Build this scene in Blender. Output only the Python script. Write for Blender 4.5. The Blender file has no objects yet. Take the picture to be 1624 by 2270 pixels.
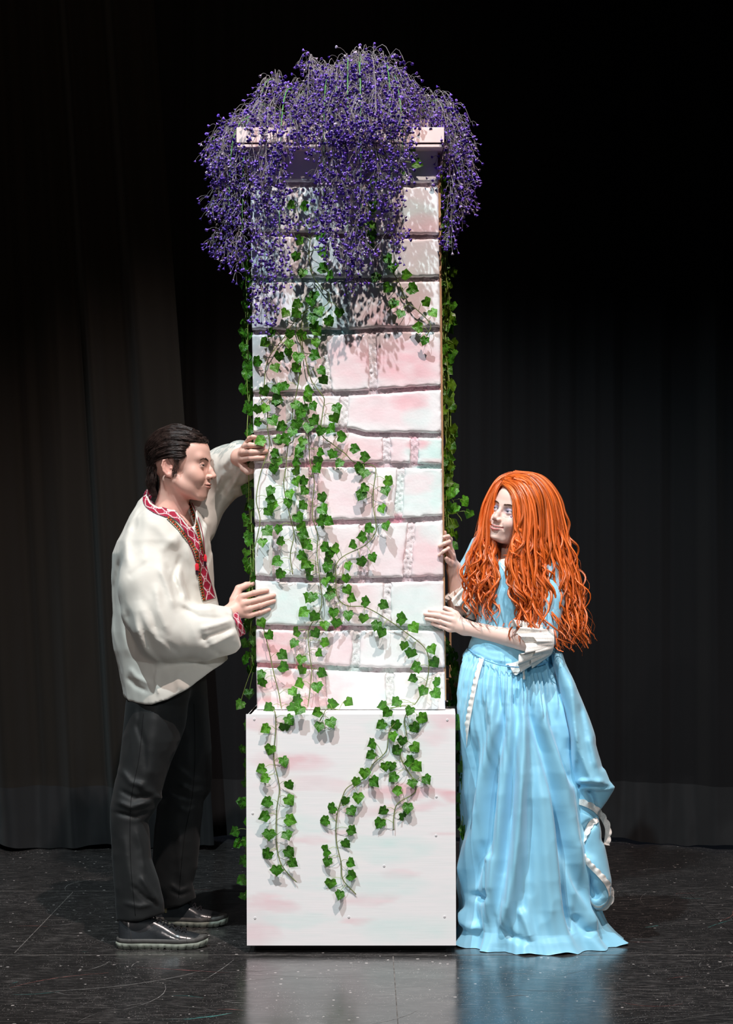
import bpy, bmesh, math, random
import numpy as np
from mathutils import Vector, Matrix, Euler
PI = math.pi
SC = bpy.context.scene
COL = SC.collection

# ---------------------------------------------------------------- camera
# photograph 1624 x 2270; focal length 4020 px; horizon on row 1300; 6 m from the front of the plinth
F, CX, HY, D0, PPM = 4020.0, 812.0, 1300.0, 6.0, 670.0
CAMH = (2113.0 - HY) / PPM
cam_d = bpy.data.cameras.new('camera'); cam = bpy.data.objects.new('camera', cam_d); COL.objects.link(cam)
cam_d.sensor_fit = 'HORIZONTAL'; cam_d.sensor_width = 36.0; cam_d.lens = F / 1624.0 * 36.0
cam_d.shift_y = (HY - 1135.0) / 1624.0
cam.location = (0, -D0, CAMH); cam.rotation_euler = (PI / 2, 0, 0)
cam_d.clip_end = 100
SC.camera = cam

# ---------------------------------------------------------------- world, lights, exposure
w = bpy.data.worlds.new('world'); SC.world = w; w.use_nodes = True
w.node_tree.nodes['Background'].inputs[0].default_value = (0.55, 0.65, 0.9, 1)
w.node_tree.nodes['Background'].inputs[1].default_value = 0.012
SC.view_settings.view_transform = 'Standard'; SC.view_settings.look = 'None'
SC.view_settings.gamma = 1.0; SC.view_settings.use_curve_mapping = False
SC.view_settings.exposure = 0.2

def spot(name, loc, target, power, color, size_deg, blend, radius):
    d = bpy.data.lights.new(name, 'SPOT'); d.energy = power; d.color = color
    d.spot_size = math.radians(size_deg); d.spot_blend = blend; d.shadow_soft_size = radius
    o = bpy.data.objects.new(name, d); COL.objects.link(o); o.location = loc
    o.rotation_euler = (Vector(target) - Vector(loc)).to_track_quat('-Z', 'Y').to_euler()
    return o
# two steep washes on the stage's front lighting bar, cool from the left and warm from the right
spot('cool_stage_light', (-1.9, -3.3, 8.3), (0, 0.3, 1.7), 2100, (0.80, 0.95, 1.0), 36, 0.5, 0.045)
spot('warm_stage_light', (1.2, -3.6, 8.2), (0, 0.3, 1.7), 2100, (1.0, 0.82, 0.76), 36, 0.5, 0.045)
# weak spill on the left-hand side curtain
spot('curtain_spill_light', (-0.4, -3.0, 6.5), (-1.6, 2.4, 3.2), 110, (1.0, 0.72, 0.45), 50, 0.9, 0.1)
# lower front-of-house pair, focused on the players and the plinth
spot('front_of_house_light', (-3.2, -9.0, 4.6), (-0.1, 0.2, 0.75), 570, (1.0, 0.9, 0.86), 15, 0.7, 0.16)
spot('front_of_house_light', (3.4, -9.0, 4.6), (0.1, 0.2, 0.75), 570, (0.88, 0.97, 1.0), 15, 0.7, 0.16)

# ---------------------------------------------------------------- helpers
def P(px, py, Y=0.0):
    """world point that stands at depth Y under photograph pixel (px, py)"""
    s = (Y + D0) / D0
    return np.array([(px - CX) / PPM * s, Y, CAMH + (HY - py) / PPM * s])
def PA(pts, Y=0.0):
    return np.array([P(p[0], p[1], p[2] if len(p) > 2 else Y) for p in pts])

def tag(o, label=None, cat=None, group=None, kind=None):
    if label: o['label'] = label
    if cat: o['category'] = cat
    if group: o['group'] = group
    if kind: o['kind'] = kind
    return o
def empty(name, loc, label=None, cat=None, group=None):
    o = bpy.data.objects.new(name, None); COL.objects.link(o); o.location = tuple(loc)
    o.empty_display_size = 0.05
    return tag(o, label, cat, group)
def attach(o, parent):
    if parent is not None:
        o.parent = parent
        o.matrix_parent_inverse = Matrix.Translation(parent_world(parent)).inverted()
    return o
def parent_world(p):
    return p.location.copy()      # every parent inverse cancels its parent, so a location is always a world location
def make_mesh(name, V, faces, cols=None, smooth=True):
    """faces: (n,3|4) array or a list of such arrays or python lists"""
    V = np.asarray(V, dtype=np.float32)
    if isinstance(faces, np.ndarray): faces = [faces]
    me = bpy.data.meshes.new(name)
    arrs = [np.asarray(f, dtype=np.int32) for f in faces if len(f)]
    nl = sum(a.size for a in arrs); npoly = sum(a.shape[0] for a in arrs)
    me.vertices.add(len(V)); me.vertices.foreach_set('co', V.ravel())
    me.loops.add(nl); me.loops.foreach_set('vertex_index', np.concatenate([a.ravel() for a in arrs]))
    starts = []; tot = 0
    for a in arrs:
        starts.append(tot + np.arange(a.shape[0], dtype=np.int32) * a.shape[1]); tot += a.size
    me.polygons.add(npoly); me.polygons.foreach_set('loop_start', np.concatenate(starts))
    me.polygons.foreach_set('use_smooth', np.full(npoly, bool(smooth)))
    me.update(calc_edges=True); me.validate()
    if cols is not None:
        ca = me.color_attributes.new('Col', 'FLOAT_COLOR', 'POINT')
        c = np.ones((len(V), 4), dtype=np.float32); c[:, :3] = np.asarray(cols)[:, :3]
        ca.data.foreach_set('color', c.ravel())
    return me
def obj(name, V, faces, mat, parent=None, cols=None, smooth=True):
    me = make_mesh(name, V, faces, cols, smooth)
    if mat: me.materials.append(mat)
    o = bpy.data.objects.new(name, me); COL.objects.link(o)
    return attach(o, parent)

class MB:
    """collects pieces into one mesh"""
    def __init__(s): s.V = []; s.Q = []; s.T = []; s.C = []; s.n = 0
    def add(s, V, Q=None, T=None, col=None):
        V = np.asarray(V, dtype=float)
        if Q is not None and len(Q): s.Q.append(np.asarray(Q, dtype=np.int64) + s.n)
        if T is not None and len(T): s.T.append(np.asarray(T, dtype=np.int64) + s.n)
        if col is not None:
            c = np.asarray(col, dtype=float)
            s.C.append(np.broadcast_to(c, (len(V), 3)) if c.ndim == 1 else c)
        s.V.append(V); s.n += len(V)
        return s
    def build(s, name, mat, parent=None, smooth=True):
        f = []
        if s.Q: f.append(np.concatenate(s.Q))
        if s.T: f.append(np.concatenate(s.T))
        return obj(name, np.concatenate(s.V), f, mat, parent, np.concatenate(s.C) if s.C else None, smooth)

def nrm(a):
    return a / np.maximum(np.linalg.norm(a, axis=-1, keepdims=True), 1e-9)
def strands(Pn, R, sides=3, flat=1.0, ref=None):
    """Pn (S,N,3) paths, R (S,N) radii -> V, Q, T-free open tubes"""
    Pn = np.asarray(Pn, dtype=float); S, N, _ = Pn.shape
    R = np.broadcast_to(np.asarray(R, dtype=float), (S, N))
    T = nrm(np.gradient(Pn, axis=1))
    if ref is None: ref = np.array([0.31, -0.9, 0.27])
    ref = np.broadcast_to(np.asarray(ref, dtype=float).reshape((-1, 1, 3)) if np.ndim(ref) == 2 else ref, T.shape)
    A = nrm(np.cross(T, ref)); B = np.cross(T, A)
    ang = np.arange(sides) * 2 * PI / sides
    V = Pn[:, :, None, :] + R[:, :, None, None] * (np.cos(ang)[None, None, :, None] * A[:, :, None, :] + flat * np.sin(ang)[None, None, :, None] * B[:, :, None, :])
    idx = np.arange(S * N * sides).reshape(S, N, sides)
    a = idx[:, :-1, :]; b = idx[:, 1:, :]
    Q = np.stack([a, np.roll(a, -1, 2), np.roll(b, -1, 2), b], -1).reshape(-1, 4)
    return V.reshape(-1, 3), Q
def tube(mb, pts, r, sides=6, flat=1.0, ref=None, col=None, caps=True):
    pts = np.asarray(pts, dtype=float)
    V, Q = strands(pts[None], np.broadcast_to(r, (len(pts),))[None], sides, flat, ref)
    T = []
    if caps:
        n = len(V); V = np.vstack([V, pts[0], pts[-1]]); last = n - sides
        for k in range(sides):
            T.append((n, (k + 1) % sides, k)); T.append((n + 1, last + k, last + (k + 1) % sides))
    mb.add(V, Q, T, col)
def spline(pts, n):
    """Catmull-Rom through pts, n samples"""
    p = np.asarray(pts, dtype=float)
    if len(p) == 2: return p[0] + (p[1] - p[0]) * np.linspace(0, 1, n)[:, None]
    q = np.vstack([2 * p[0] - p[1], p, 2 * p[-1] - p[-2]])
    d = np.concatenate([[0], np.cumsum(np.linalg.norm(np.diff(p, axis=0), axis=1))])
    t = np.linspace(0, d[-1], n); out = []
    for v in t:
        i = min(max(np.searchsorted(d, v, side='right') - 1, 0), len(p) - 2)
        u = (v - d[i]) / max(d[i + 1] - d[i], 1e-9)
        a, b, c, e = q[i], q[i + 1], q[i + 2], q[i + 3]
        out.append(0.5 * ((2 * b) + (-a + c) * u + (2 * a - 5 * b + 4 * c - e) * u * u + (-a + 3 * b - 3 * c + e) * u ** 3))
    return np.array(out)
def box(mb, lo, hi, col=None, bev=0.0):
    lo = np.array(lo, float); hi = np.array(hi, float)
    if bev <= 0:
        V = [[(lo, hi)[i][0], (lo, hi)[j][1], (lo, hi)[k][2]] for i in (0, 1) for j in (0, 1) for k in (0, 1)]
        Q = [(0, 1, 3, 2), (4, 6, 7, 5), (0, 4, 5, 1), (2, 3, 7, 6), (0, 2, 6, 4), (1, 5, 7, 3)]
        return mb.add(V, Q, None, col)
    bm = bmesh.new(); bmesh.ops.create_cube(bm, size=1.0)
    for v in bm.verts: v.co = Vector([(lo[k] + hi[k]) / 2 + v.co[k] * (hi[k] - lo[k]) for k in range(3)])
    bmesh.ops.bevel(bm, geom=list(bm.edges), offset=bev, segments=2, affect='EDGES', profile=0.6)
    bm.verts.index_update()
    V = [v.co[:] for v in bm.verts]; Q = [[v.index for v in f.verts] for f in bm.faces if len(f.verts) == 4]
    T = [[v.index for v in f.verts] for f in bm.faces if len(f.verts) == 3]; bm.free()
    return mb.add(V, Q, T, col)

# value noise, vectorised
_rng = np.random.RandomState(7)
_NT = _rng.rand(64, 64, 64).astype(np.float32)
def vnoise(p, f=1.0):
    q = np.asarray(p, dtype=np.float32) * f + 100.0
    i = np.floor(q).astype(np.int64); t = q - i; t = t * t * (3 - 2 * t); i &= 63; j = (i + 1) & 63
    x0, y0, z0 = i[..., 0], i[..., 1], i[..., 2]; x1, y1, z1 = j[..., 0], j[..., 1], j[..., 2]
    tx, ty, tz = t[..., 0], t[..., 1], t[..., 2]
    c = lambda a, b, d: _NT[a, b, d]
    return (((c(x0, y0, z0) * (1 - tx) + c(x1, y0, z0) * tx) * (1 - ty) + (c(x0, y1, z0) * (1 - tx) + c(x1, y1, z0) * tx) * ty) * (1 - tz)
            + ((c(x0, y0, z1) * (1 - tx) + c(x1, y0, z1) * tx) * (1 - ty) + (c(x0, y1, z1) * (1 - tx) + c(x1, y1, z1) * tx) * ty) * tz) * 2 - 1
def fbm(p, f=1.0, o=3):
    s = 0; a = 1.0
    for k in range(o): s = s + a * vnoise(np.asarray(p) + 13.7 * k, f * 2 ** k); a *= 0.5
    return s / 1.75

# ---------------------------------------------------------------- materials
def mat(name, color=(0.8, 0.8, 0.8), rough=0.5, spec=0.5, metal=0.0, attr=False, bump=None, var=None, sheen=0.0, coat=0.0, sss=0.0, translucent=0.0, aniso=0.0):
    """attr: multiply by colour attribute Col. bump=(scale, strength, dist). var=(scale, dark, light): brightness variation"""
    m = bpy.data.materials.new(name); m.use_nodes = True; nt = m.node_tree; N = nt.nodes; L = nt.links
    b = N['Principled BSDF']; b.inputs['Roughness'].default_value = rough; b.inputs['Metallic'].default_value = metal
    b.inputs['Specular IOR Level'].default_value = spec
    b.inputs['Sheen Weight'].default_value = sheen; b.inputs['Coat Weight'].default_value = coat
    b.inputs['Anisotropic'].default_value = aniso
    if sss:
        b.inputs['Subsurface Weight'].default_value = sss; b.inputs['Subsurface Radius'].default_value = (1, 0.35, 0.2); b.inputs['Subsurface Scale'].default_value = 0.006
    tc = N.new('ShaderNodeTexCoord'); src = None
    if attr:
        a = N.new('ShaderNodeAttribute'); a.attribute_name = 'Col'; src = a.outputs['Color']
        if tuple(color) != (1, 1, 1):
            mx = N.new('ShaderNodeMix'); mx.data_type = 'RGBA'; mx.blend_type = 'MULTIPLY'; mx.inputs['Factor'].default_value = 1
            L.new(src, mx.inputs['A']); mx.inputs['B'].default_value = (*color, 1); src = mx.outputs['Result']
    else:
        rgb = N.new('ShaderNodeRGB'); rgb.outputs[0].default_value = (*color, 1); src = rgb.outputs[0]
    if var:
        nz = N.new('ShaderNodeTexNoise'); nz.inputs['Scale'].default_value = var[0]; nz.inputs['Detail'].default_value = 4
        L.new(tc.outputs['Object'], nz.inputs['Vector'])
        mr = N.new('ShaderNodeMapRange'); mr.inputs['From Min'].default_value = 0.3; mr.inputs['From Max'].default_value = 0.7
        mr.inputs['To Min'].default_value = var[1]; mr.inputs['To Max'].default_value = var[2]
        L.new(nz.outputs['Fac'], mr.inputs['Value'])
        mx = N.new('ShaderNodeMix'); mx.data_type = 'RGBA'; mx.blend_type = 'MULTIPLY'; mx.inputs['Factor'].default_value = 1
        L.new(src, mx.inputs['A']); L.new(mr.outputs['Result'], mx.inputs['B']); src = mx.outputs['Result']
    L.new(src, b.inputs['Base Color'])
    if bump:
        nz = N.new('ShaderNodeTexNoise'); nz.inputs['Scale'].default_value = bump[0]; nz.inputs['Detail'].default_value = 3
        L.new(tc.outputs['Object'], nz.inputs['Vector'])
        bp = N.new('ShaderNodeBump'); bp.inputs['Strength'].default_value = bump[1]; bp.inputs['Distance'].default_value = bump[2]
        L.new(nz.outputs['Fac'], bp.inputs['Height']); L.new(bp.outputs[0], b.inputs['Normal'])
    if translucent:
        tr = N.new('ShaderNodeBsdfTranslucent'); ms = N.new('ShaderNodeMixShader'); ms.inputs[0].default_value = translucent
        L.new(src, tr.inputs[0]); L.new(b.outputs[0], ms.inputs[1]); L.new(tr.outputs[0], ms.inputs[2])
        L.new(ms.outputs[0], N['Material Output'].inputs[0])
    return m
def crop(o, s, pts): return [(o[0] + p[0] / s, o[1] + p[1] / s) for p in pts]
# ================================================================ the stage
def floor_material():
    m = bpy.data.materials.new('black_stage_floor'); m.use_nodes = True; nt = m.node_tree; N = nt.nodes; L = nt.links
    b = N['Principled BSDF']; b.inputs['IOR'].default_value = 1.75
    g = N.new('ShaderNodeNewGeometry')
    def noise(scale, vec=(1, 1, 1), detail=4, rot=0.0, rough=0.6):
        mp = N.new('ShaderNodeMapping'); mp.inputs['Scale'].default_value = vec; mp.inputs['Rotation'].default_value = (0, 0, rot)
        L.new(g.outputs['Position'], mp.inputs[0])
        n = N.new('ShaderNodeTexNoise'); n.inputs['Scale'].default_value = scale; n.inputs['Detail'].default_value = detail; n.inputs['Roughness'].default_value = rough
        L.new(mp.outputs[0], n.inputs['Vector']); return n.outputs['Fac']
    def rng(src, a, bb, c, d):
        r = N.new('ShaderNodeMapRange'); r.inputs['From Min'].default_value = a; r.inputs['From Max'].default_value = bb
        r.inputs['To Min'].default_value = c; r.inputs['To Max'].default_value = d; L.new(src, r.inputs['Value']); return r.outputs[0]
    def math_(op, a, bb):
        q = N.new('ShaderNodeMath'); q.operation = op
        for k, v in enumerate((a, bb)):
            if isinstance(v, (int, float)): q.inputs[k].default_value = v
            else: L.new(v, q.inputs[k])
        return q.outputs[0]
    # paint specks, scuffs along and across the boards, worn patches
    vo = N.new('ShaderNodeTexVoronoi'); vo.inputs['Scale'].default_value = 42; vo.inputs['Randomness'].default_value = 1
    L.new(g.outputs['Position'], vo.inputs['Vector'])
    sx = N.new('ShaderNodeSeparateColor'); L.new(vo.outputs['Color'], sx.inputs[0])
    speck = math_('MULTIPLY', math_('SUBTRACT', math_('MULTIPLY', math_('POWER', sx.outputs[0], 5.0), 0.26), vo.outputs['Distance']), 22.0)
    cs = N.new('ShaderNodeClamp'); L.new(speck, cs.inputs[0]); speck = cs.outputs[0]
    speck = math_('MULTIPLY', speck, rng(noise(5), 0.40, 0.60, 0.15, 1))
    vo2 = N.new('ShaderNodeTexVoronoi'); vo2.inputs['Scale'].default_value = 110; L.new(g.outputs['Position'], vo2.inputs['Vector'])
    speck2 = math_('MULTIPLY', rng(vo2.outputs['Distance'], 0.08, 0.22, 1, 0), rng(noise(5, rot=0.4), 0.40, 0.6, 0, 0.7))
    sc = rng(noise(11, (1.3, 7, 1), 8, 0.06, 0.8), 0.50, 0.72, 0, 1)
    sc2 = rng(noise(8, (0.9, 8, 1), 6, -0.5, 0.8), 0.56, 0.72, 0, 0.8)
    sc3 = rng(noise(7, (0.8, 8, 1), 6, 0.7, 0.8), 0.57, 0.72, 0, 0.7)
    worn = math_('MULTIPLY', math_('ADD', sc, math_('ADD', sc2, sc3)), rng(noise(1.7, detail=2), 0.35, 0.6, 0.35, 1))
    tot = math_('ADD', math_('MULTIPLY', speck, 1.3), math_('ADD', math_('MULTIPLY', worn, 0.30), math_('MULTIPLY', speck2, 0.8)))
    cl = N.new('ShaderNodeClamp'); L.new(tot, cl.inputs[0])
    mx = N.new('ShaderNodeMix'); mx.data_type = 'RGBA'
    mx.inputs['A'].default_value = (0.017, 0.0163, 0.0163, 1); mx.inputs['B'].default_value = (0.55, 0.50, 0.48, 1)
    L.new(cl.outputs[0], mx.inputs['Factor']); L.new(mx.outputs['Result'], b.inputs['Base Color'])
    L.new(rng(noise(3.0, (1, 3, 1)), 0.3, 0.7, 0.15, 0.25), b.inputs['Roughness'])
    bp = N.new('ShaderNodeBump'); bp.inputs['Strength'].default_value = 0.10; bp.inputs['Distance'].default_value = 0.002
    L.new(noise(60, (0.4, 2.0, 1), 3), bp.inputs['Height']); L.new(bp.outputs[0], b.inputs['Normal'])
    return m
M_floor = floor_material()
M_void = mat('floor_joint_dark', (0.003, 0.003, 0.003), 0.9, 0.1)
M_dust = mat('pale_dust_in_joint', (0.17, 0.155, 0.145), 0.8, 0.2, var=(30, 0.3, 1.3))

mb = MB(); box(mb, (-6, -7.5, -0.06), (6, 4.2, -0.012))
floor = mb.build('floor', M_void, smooth=False); floor['kind'] = 'structure'
ys = [-7.53 + 1.25 * k for k in range(10)]       # sheet rows; joints at Y=-0.03 and 1.22
off = [0.0, 0.9, 0.4, 1.2, 0.087 - 0.0, 0.087, -1.165, 0.3, 1.4, 0.8]
ys = [-6.28 + 1.25 * k for k in range(9)]
for r in range(8):
    y0, y1 = ys[r], ys[r + 1]
    o0 = {4: 0.087, 5: -1.165 }.get(r, (r * 0.77) % 2.44)
    x = o0 - 2.44 * 3
    while x < 6:
        a, b_ = max(x, -6), min(x + 2.44, 6)
        if b_ > a + 0.05 and b_ > -4 and a < 4 and y1 > -4.5:
            m_ = MB(); box(m_, (a + 0.0009, y0 + 0.0009, -0.014), (b_ - 0.0009, y1 - 0.0009, 0.0), bev=0.0006)
            m_.build('floor_panel', M_floor, floor, smooth=False)
        x += 2.44
# pale dust packed in the joints that catch the light
mb = MB()
for (a, b_) in (((-4, -0.03), (4, -0.03)), ((-4, 1.22), (-0.2, 1.22)), ((-1.1647, 0.0), (-1.1647, 1.2)), ((0.087, -1.2), (0.087, -0.05))):
    a = np.array([*a, 0.0004]); b_ = np.array([*b_, 0.0004]); d = nrm(b_ - a); nn = np.array([-d[1], d[0], 0]) * (0.0026 if abs(d[0]) > .9 else 0.0014)
    mb.add([a - nn, b_ - nn, b_ + nn, a + nn], [(0, 1, 2, 3)])
o = mb.build('joint_dust', M_dust, floor); o['kind'] = 'stuff'
# scratches and scuffs left by scenery and shoes
rq = np.random.RandomState(44); mb = MB()
for k in range(430):
    if k < 150: c = np.array([rq.uniform(.75, 1.7), rq.uniform(-1.1, 1.3)])
    elif k < 260: c = np.array([rq.uniform(-1.7, -.3), rq.uniform(-1.1, 1.6)])
    else: c = np.array([rq.uniform(-1.9, 1.9), rq.uniform(-1.3, 2.1)])
    a = rq.choice([0.05, 0.6, -0.5, 1.2], p=[.55, .2, .15, .1]) + rq.randn() * .15; Ls = rq.gamma(1.5, .042) + .010; bend = rq.randn() * .5 * Ls; n = 7; t = np.linspace(-1, 1, n)
    d = np.array([math.cos(a), math.sin(a)]); m_ = np.array([-d[1], d[0]]); pth = c + np.outer(t * Ls, d) + np.outer(t * t * bend * .5, m_); wd = rq.uniform(.0004, .0011) * (2.2 if rq.rand() < .06 else 1)
    if abs(pth[:, 0]).max() > 5: continue
    e = np.minimum(1, 1.3 - np.abs(t))[:, None] * wd; z_ = np.full((n, 1), .0005)
    V = np.vstack([np.hstack([pth + m_ * e, z_]), np.hstack([pth - m_ * e, z_])]); g = rq.uniform(.05, .30)
    col = np.array([g, g * .95, g * .92]) if rq.rand() > .1 else (np.array([.45, .16, .14]) if rq.rand() < .6 else np.array([.10, .38, .36])) * rq.uniform(.5, 1)
    mb.add(V, [(i, i + 1, n + i + 1, n + i) for i in range(n - 1)], None, col)
for (a_, b_, w_, col) in (((-.74, -.22), (-.42, -.31), .0016, (.35, .12, .12)), ((-.62, .55), (-.50, .50), .006, (.32, .22, .21)), ((-.95, 1.2), (-.92, 1.17), .010, (.40, .33, .26)), ((-.52, -.93), (-.40, -.86), .002, (.1, .4, .38)), ((-.45, -.90), (-.38, -.84), .002, (.12, .42, .38))):
    a_ = np.array([*a_, .0006]); b_ = np.array([*b_, .0006]); d = nrm(b_ - a_); m_ = np.array([-d[1], d[0], 0]) * w_; mb.add([a_, (a_ + b_) / 2 - m_, b_, (a_ + b_) / 2 + m_], [(0, 1, 2, 3)], None, col)
o = mb.build('scuff_marks', mat('scuff_paint', (1, 1, 1), .6, .3, attr=True, var=(40, .2, 1.4)), floor); o['kind'] = 'stuff'

# ---------------------------------------------------------------- curtains
M_cur = mat('black_velour', (0.0055, 0.0057, 0.0066), 0.85, 0.12, sheen=0.05, bump=(600, 0.3, 0.001))
M_cur_l = mat('brown_lit_black_velour', (0.0105, 0.009, 0.0072), 0.85, 0.15, sheen=0.06, bump=(600, 0.3, 0.001))  # black velour with the brown stage light mixed into its colour
M_hem = mat('curtain_hem_fabric', (0.009, 0.0098, 0.011), 0.8, 0.2, sheen=0.08, bump=(500, 0.3, 0.001))
def curtain(name, x0, x1, ybase, folds, seed, label, material, slant=None, top=5.0, gap=0.012, fy=None):
    rs = np.random.RandomState(seed); nu = int((x1 - x0) / 0.012); nv = 60
    u = np.linspace(0, 1, nu); z = np.concatenate([np.linspace(gap, 0.5, 24), np.linspace(0.55, top, nv - 24)])
    X = x0 + (x1 - x0) * u; U, Z = np.meshgrid(X, z); ph = np.zeros(nu); 
    amp = np.zeros_like(U)
    for (fx, wd, a) in folds:
        c = fx + 0.02 * np.sin(Z * 0.8 + fx * 5)
        amp += a * np.exp(-((U - c) / wd) ** 2)
    k = np.cumsum(rs.rand(nu) * 0.5 + 0.75) * 0.012 * 2 * PI / 0.24 + rs.rand() * 6
    base = 0.026 * np.sin(k)[None, :] * (0.8 + 0.2 * np.sin(Z * 1.3 + U * 3)) + 0.012 * np.sin(2.3 * k + 1)[None, :]
    low = np.clip((0.32 - Z) / 0.32, 0, 1)
    base += low * (0.03 * np.sin(U * 21 + 2 * np.sin(U * 5)) + 0.016 * fbm(np.stack([U * 9, Z * 7, Z * 0], -1), 1.0))
    Y = ybase + (fy(U) if fy else 0) - base - amp - 0.035 * low
    if slant is not None:
        X2 = x0 + (U - x0) * (slant(Z) - x0) / (x1 - x0); U = X2
    Zw = Z + (Z < 0.2) * 0.012 * np.sin(U * 13 + seed) * (1 - Z / 0.2)
    V = np.stack([U, Y, np.maximum(Zw, 0.004)], -1).reshape(-1, 3)
    idx = np.arange(nu * len(z)).reshape(len(z), nu)
    Q = np.stack([idx[:-1, :-1], idx[:-1, 1:], idx[1:, 1:], idx[1:, :-1]], -1)
    hem_rows = int(np.searchsorted(z, 0.25))
    root = empty(name, (x0, ybase, 0), label, 'curtain', 'black stage drapes')
    obj('drape', V, Q[hem_rows:].reshape(-1, 4), material, root)
    V2 = V.copy(); V2[:, 1] -= 0.002
    h = obj('hem', V2, Q[:hem_rows + 1].reshape(-1, 4), M_hem, root)
    return root
curtain('stage_curtain', -3.2, 0.6, 2.72, [(-2.0, 0.08, 0.1), (-1.15, 0.05, 0.05), (-0.65, 0.05, 0.06)], 3,
        'black velour backdrop curtain hanging behind the man and the tower', M_cur,
        fy=lambda x: 0.10 * np.exp(-((x + 1.0) / 0.5) ** 2) - 0.05)
curtain('stage_curtain', 0.5, 3.4, 2.70, [(1.62, 0.06, 0.07), (1.95, 0.09, 0.12), (2.05, 0.2, 0.1)], 5,
        'black velour backdrop curtain hanging behind the woman, at the right edge', M_cur,
        fy=lambda x: -0.42 * np.clip((x - 0.6) / 1.3, 0, 2) ** 2)
curtain('stage_curtain', -3.4, -0.86, 2.42, [(-1.72, 0.05, 0.08), (-1.43, 0.04, 0.07), (-1.27, 0.05, 0.07), (-1.02, 0.06, 0.08), (-0.9, 0.03, 0.05)], 11,
        'black side curtain, warm light painted in as brown, with a slanting right edge, at the far left', M_cur_l,
        slant=lambda z: -0.70 - 0.073 * z, top=5.0)
# ================================================================ the plinth and the brick tower
def blobs_eval(px, py, blobs, base, wseed=0.0, wamp=14.0):
    """patches of paint and painted-in shade, soft edged and brushed sideways; positions in rows and columns of the painted face"""
    q = np.stack([px * 0.012 + wseed, py * 0.03, px * 0 + wseed], -1)
    wx = fbm(q, 1.0, 3) * wamp * 2.2; wy = fbm(q + 31, 1.3, 3) * wamp
    sk = np.clip(.95 + .55 * fbm(np.stack([px * .03, py * .09, px * 0 + wseed], -1), 1.0, 3), 0, 1.3)
    c = np.broadcast_to(np.array(base, float), px.shape + (3,)).copy()
    for (x, y, rx, ry, col, st) in blobs:
        d = ((px + wx - x) / rx) ** 2 + ((py + wy - y) / ry) ** 2
        a = st * np.clip(1.35 - d, 0, 1) ** 0.9 * sk; a = np.clip(a, 0, 1)[..., None]
        c = c * (1 - a) + np.array(col) * a
    return c
PK, PK2, RS = (0.86, 0.52, 0.56), (0.87, 0.68, 0.71), (0.86, 0.38, 0.42)
MT, MT2, LV, BL = (0.66, 0.86, 0.82), (0.77, 0.88, 0.865), (0.74, 0.66, 0.82), (0.55, 0.72, 0.84)
PB = [(900, 800, 95, 62, PK, .85), (770, 800, 70, 60, PK, .6), (640, 800, 80, 50, PK2, .8), (860, 905, 90, 45, PK2, .9), (910, 890, 40, 22, PK, .8), (930, 925, 40, 22, MT2, .6), (650, 905, 90, 40, PK2, .8),
      (880, 700, 70, 36, PK, .7), (900, 660, 60, 30, PK2, .7), (690, 680, 70, 50, MT2, .8), (600, 690, 50, 60, LV, .6), (950, 590, 30, 40, MT2, .5), (850, 590, 60, 40, BL, .35),  # the lavender patch is purplish shadow painted onto the bricks
      (600, 580, 50, 50, BL, .7), (700, 470, 50, 40, MT2, .9), (600, 470, 50, 50, BL, .5), (930, 470, 50, 30, MT, .6), (940, 500, 40, 30, PK, .5), (800, 470, 60, 40, PK2, .6), (850, 370, 140, 45, MT2, .5), (760, 370, 40, 40, PK2, .6),  # leftmost blue patches: bluish shadow painted into the brick colour
      (760, 1000, 120, 36, PK, .6), (880, 1000, 34, 34, PK2, .8), (955, 1000, 40, 42, MT, .85), (930, 985, 24, 14, PK, .8), (960, 1020, 20, 8, RS, .4), (620, 1000, 60, 40, PK2, .8),
      (700, 1085, 24, 60, PK, .6), (790, 1100, 90, 50, PK2, .8), (930, 1090, 50, 60, MT2, .9), (920, 1070, 50, 24, PK2, .6), (965, 1095, 16, 50, MT, .6), (620, 1110, 60, 60, MT2, .5),
      (940, 1235, 46, 66, PK, .55), (760, 1230, 90, 60, PK2, .6), (860, 1240, 50, 50, PK2, .5), (600, 1230, 46, 70, MT2, .6), (960, 1180, 30, 30, MT2, .6), 
      (620, 1345, 80, 50, MT, .6), (920, 1340, 70, 50, MT2, .9), (790, 1330, 60, 40, PK2, .7), (690, 1350, 50, 50, MT2, .6),
      (615, 1435, 62, 42, RS, .62), (740, 1440, 60, 40, PK2, .8), (880, 1440, 90, 40, MT2, .5), (610, 1515, 80, 26, RS, .55), (660, 1556, 120, 18, RS, .6), (620, 1535, 60, 9, (0.88, .88, .88), .8), (590, 1500, 30, 16, (0.88, .88, .88), .6), (760, 1530, 50, 36, PK2, .8), (820, 1545, 60, 26, MT, .6), (700, 1515, 16, 40, RS, .5), (930, 1530, 50, 40, (0.84, .84, .80), .7)]
BASEC = (0.88, 0.86, 0.865)
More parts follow.
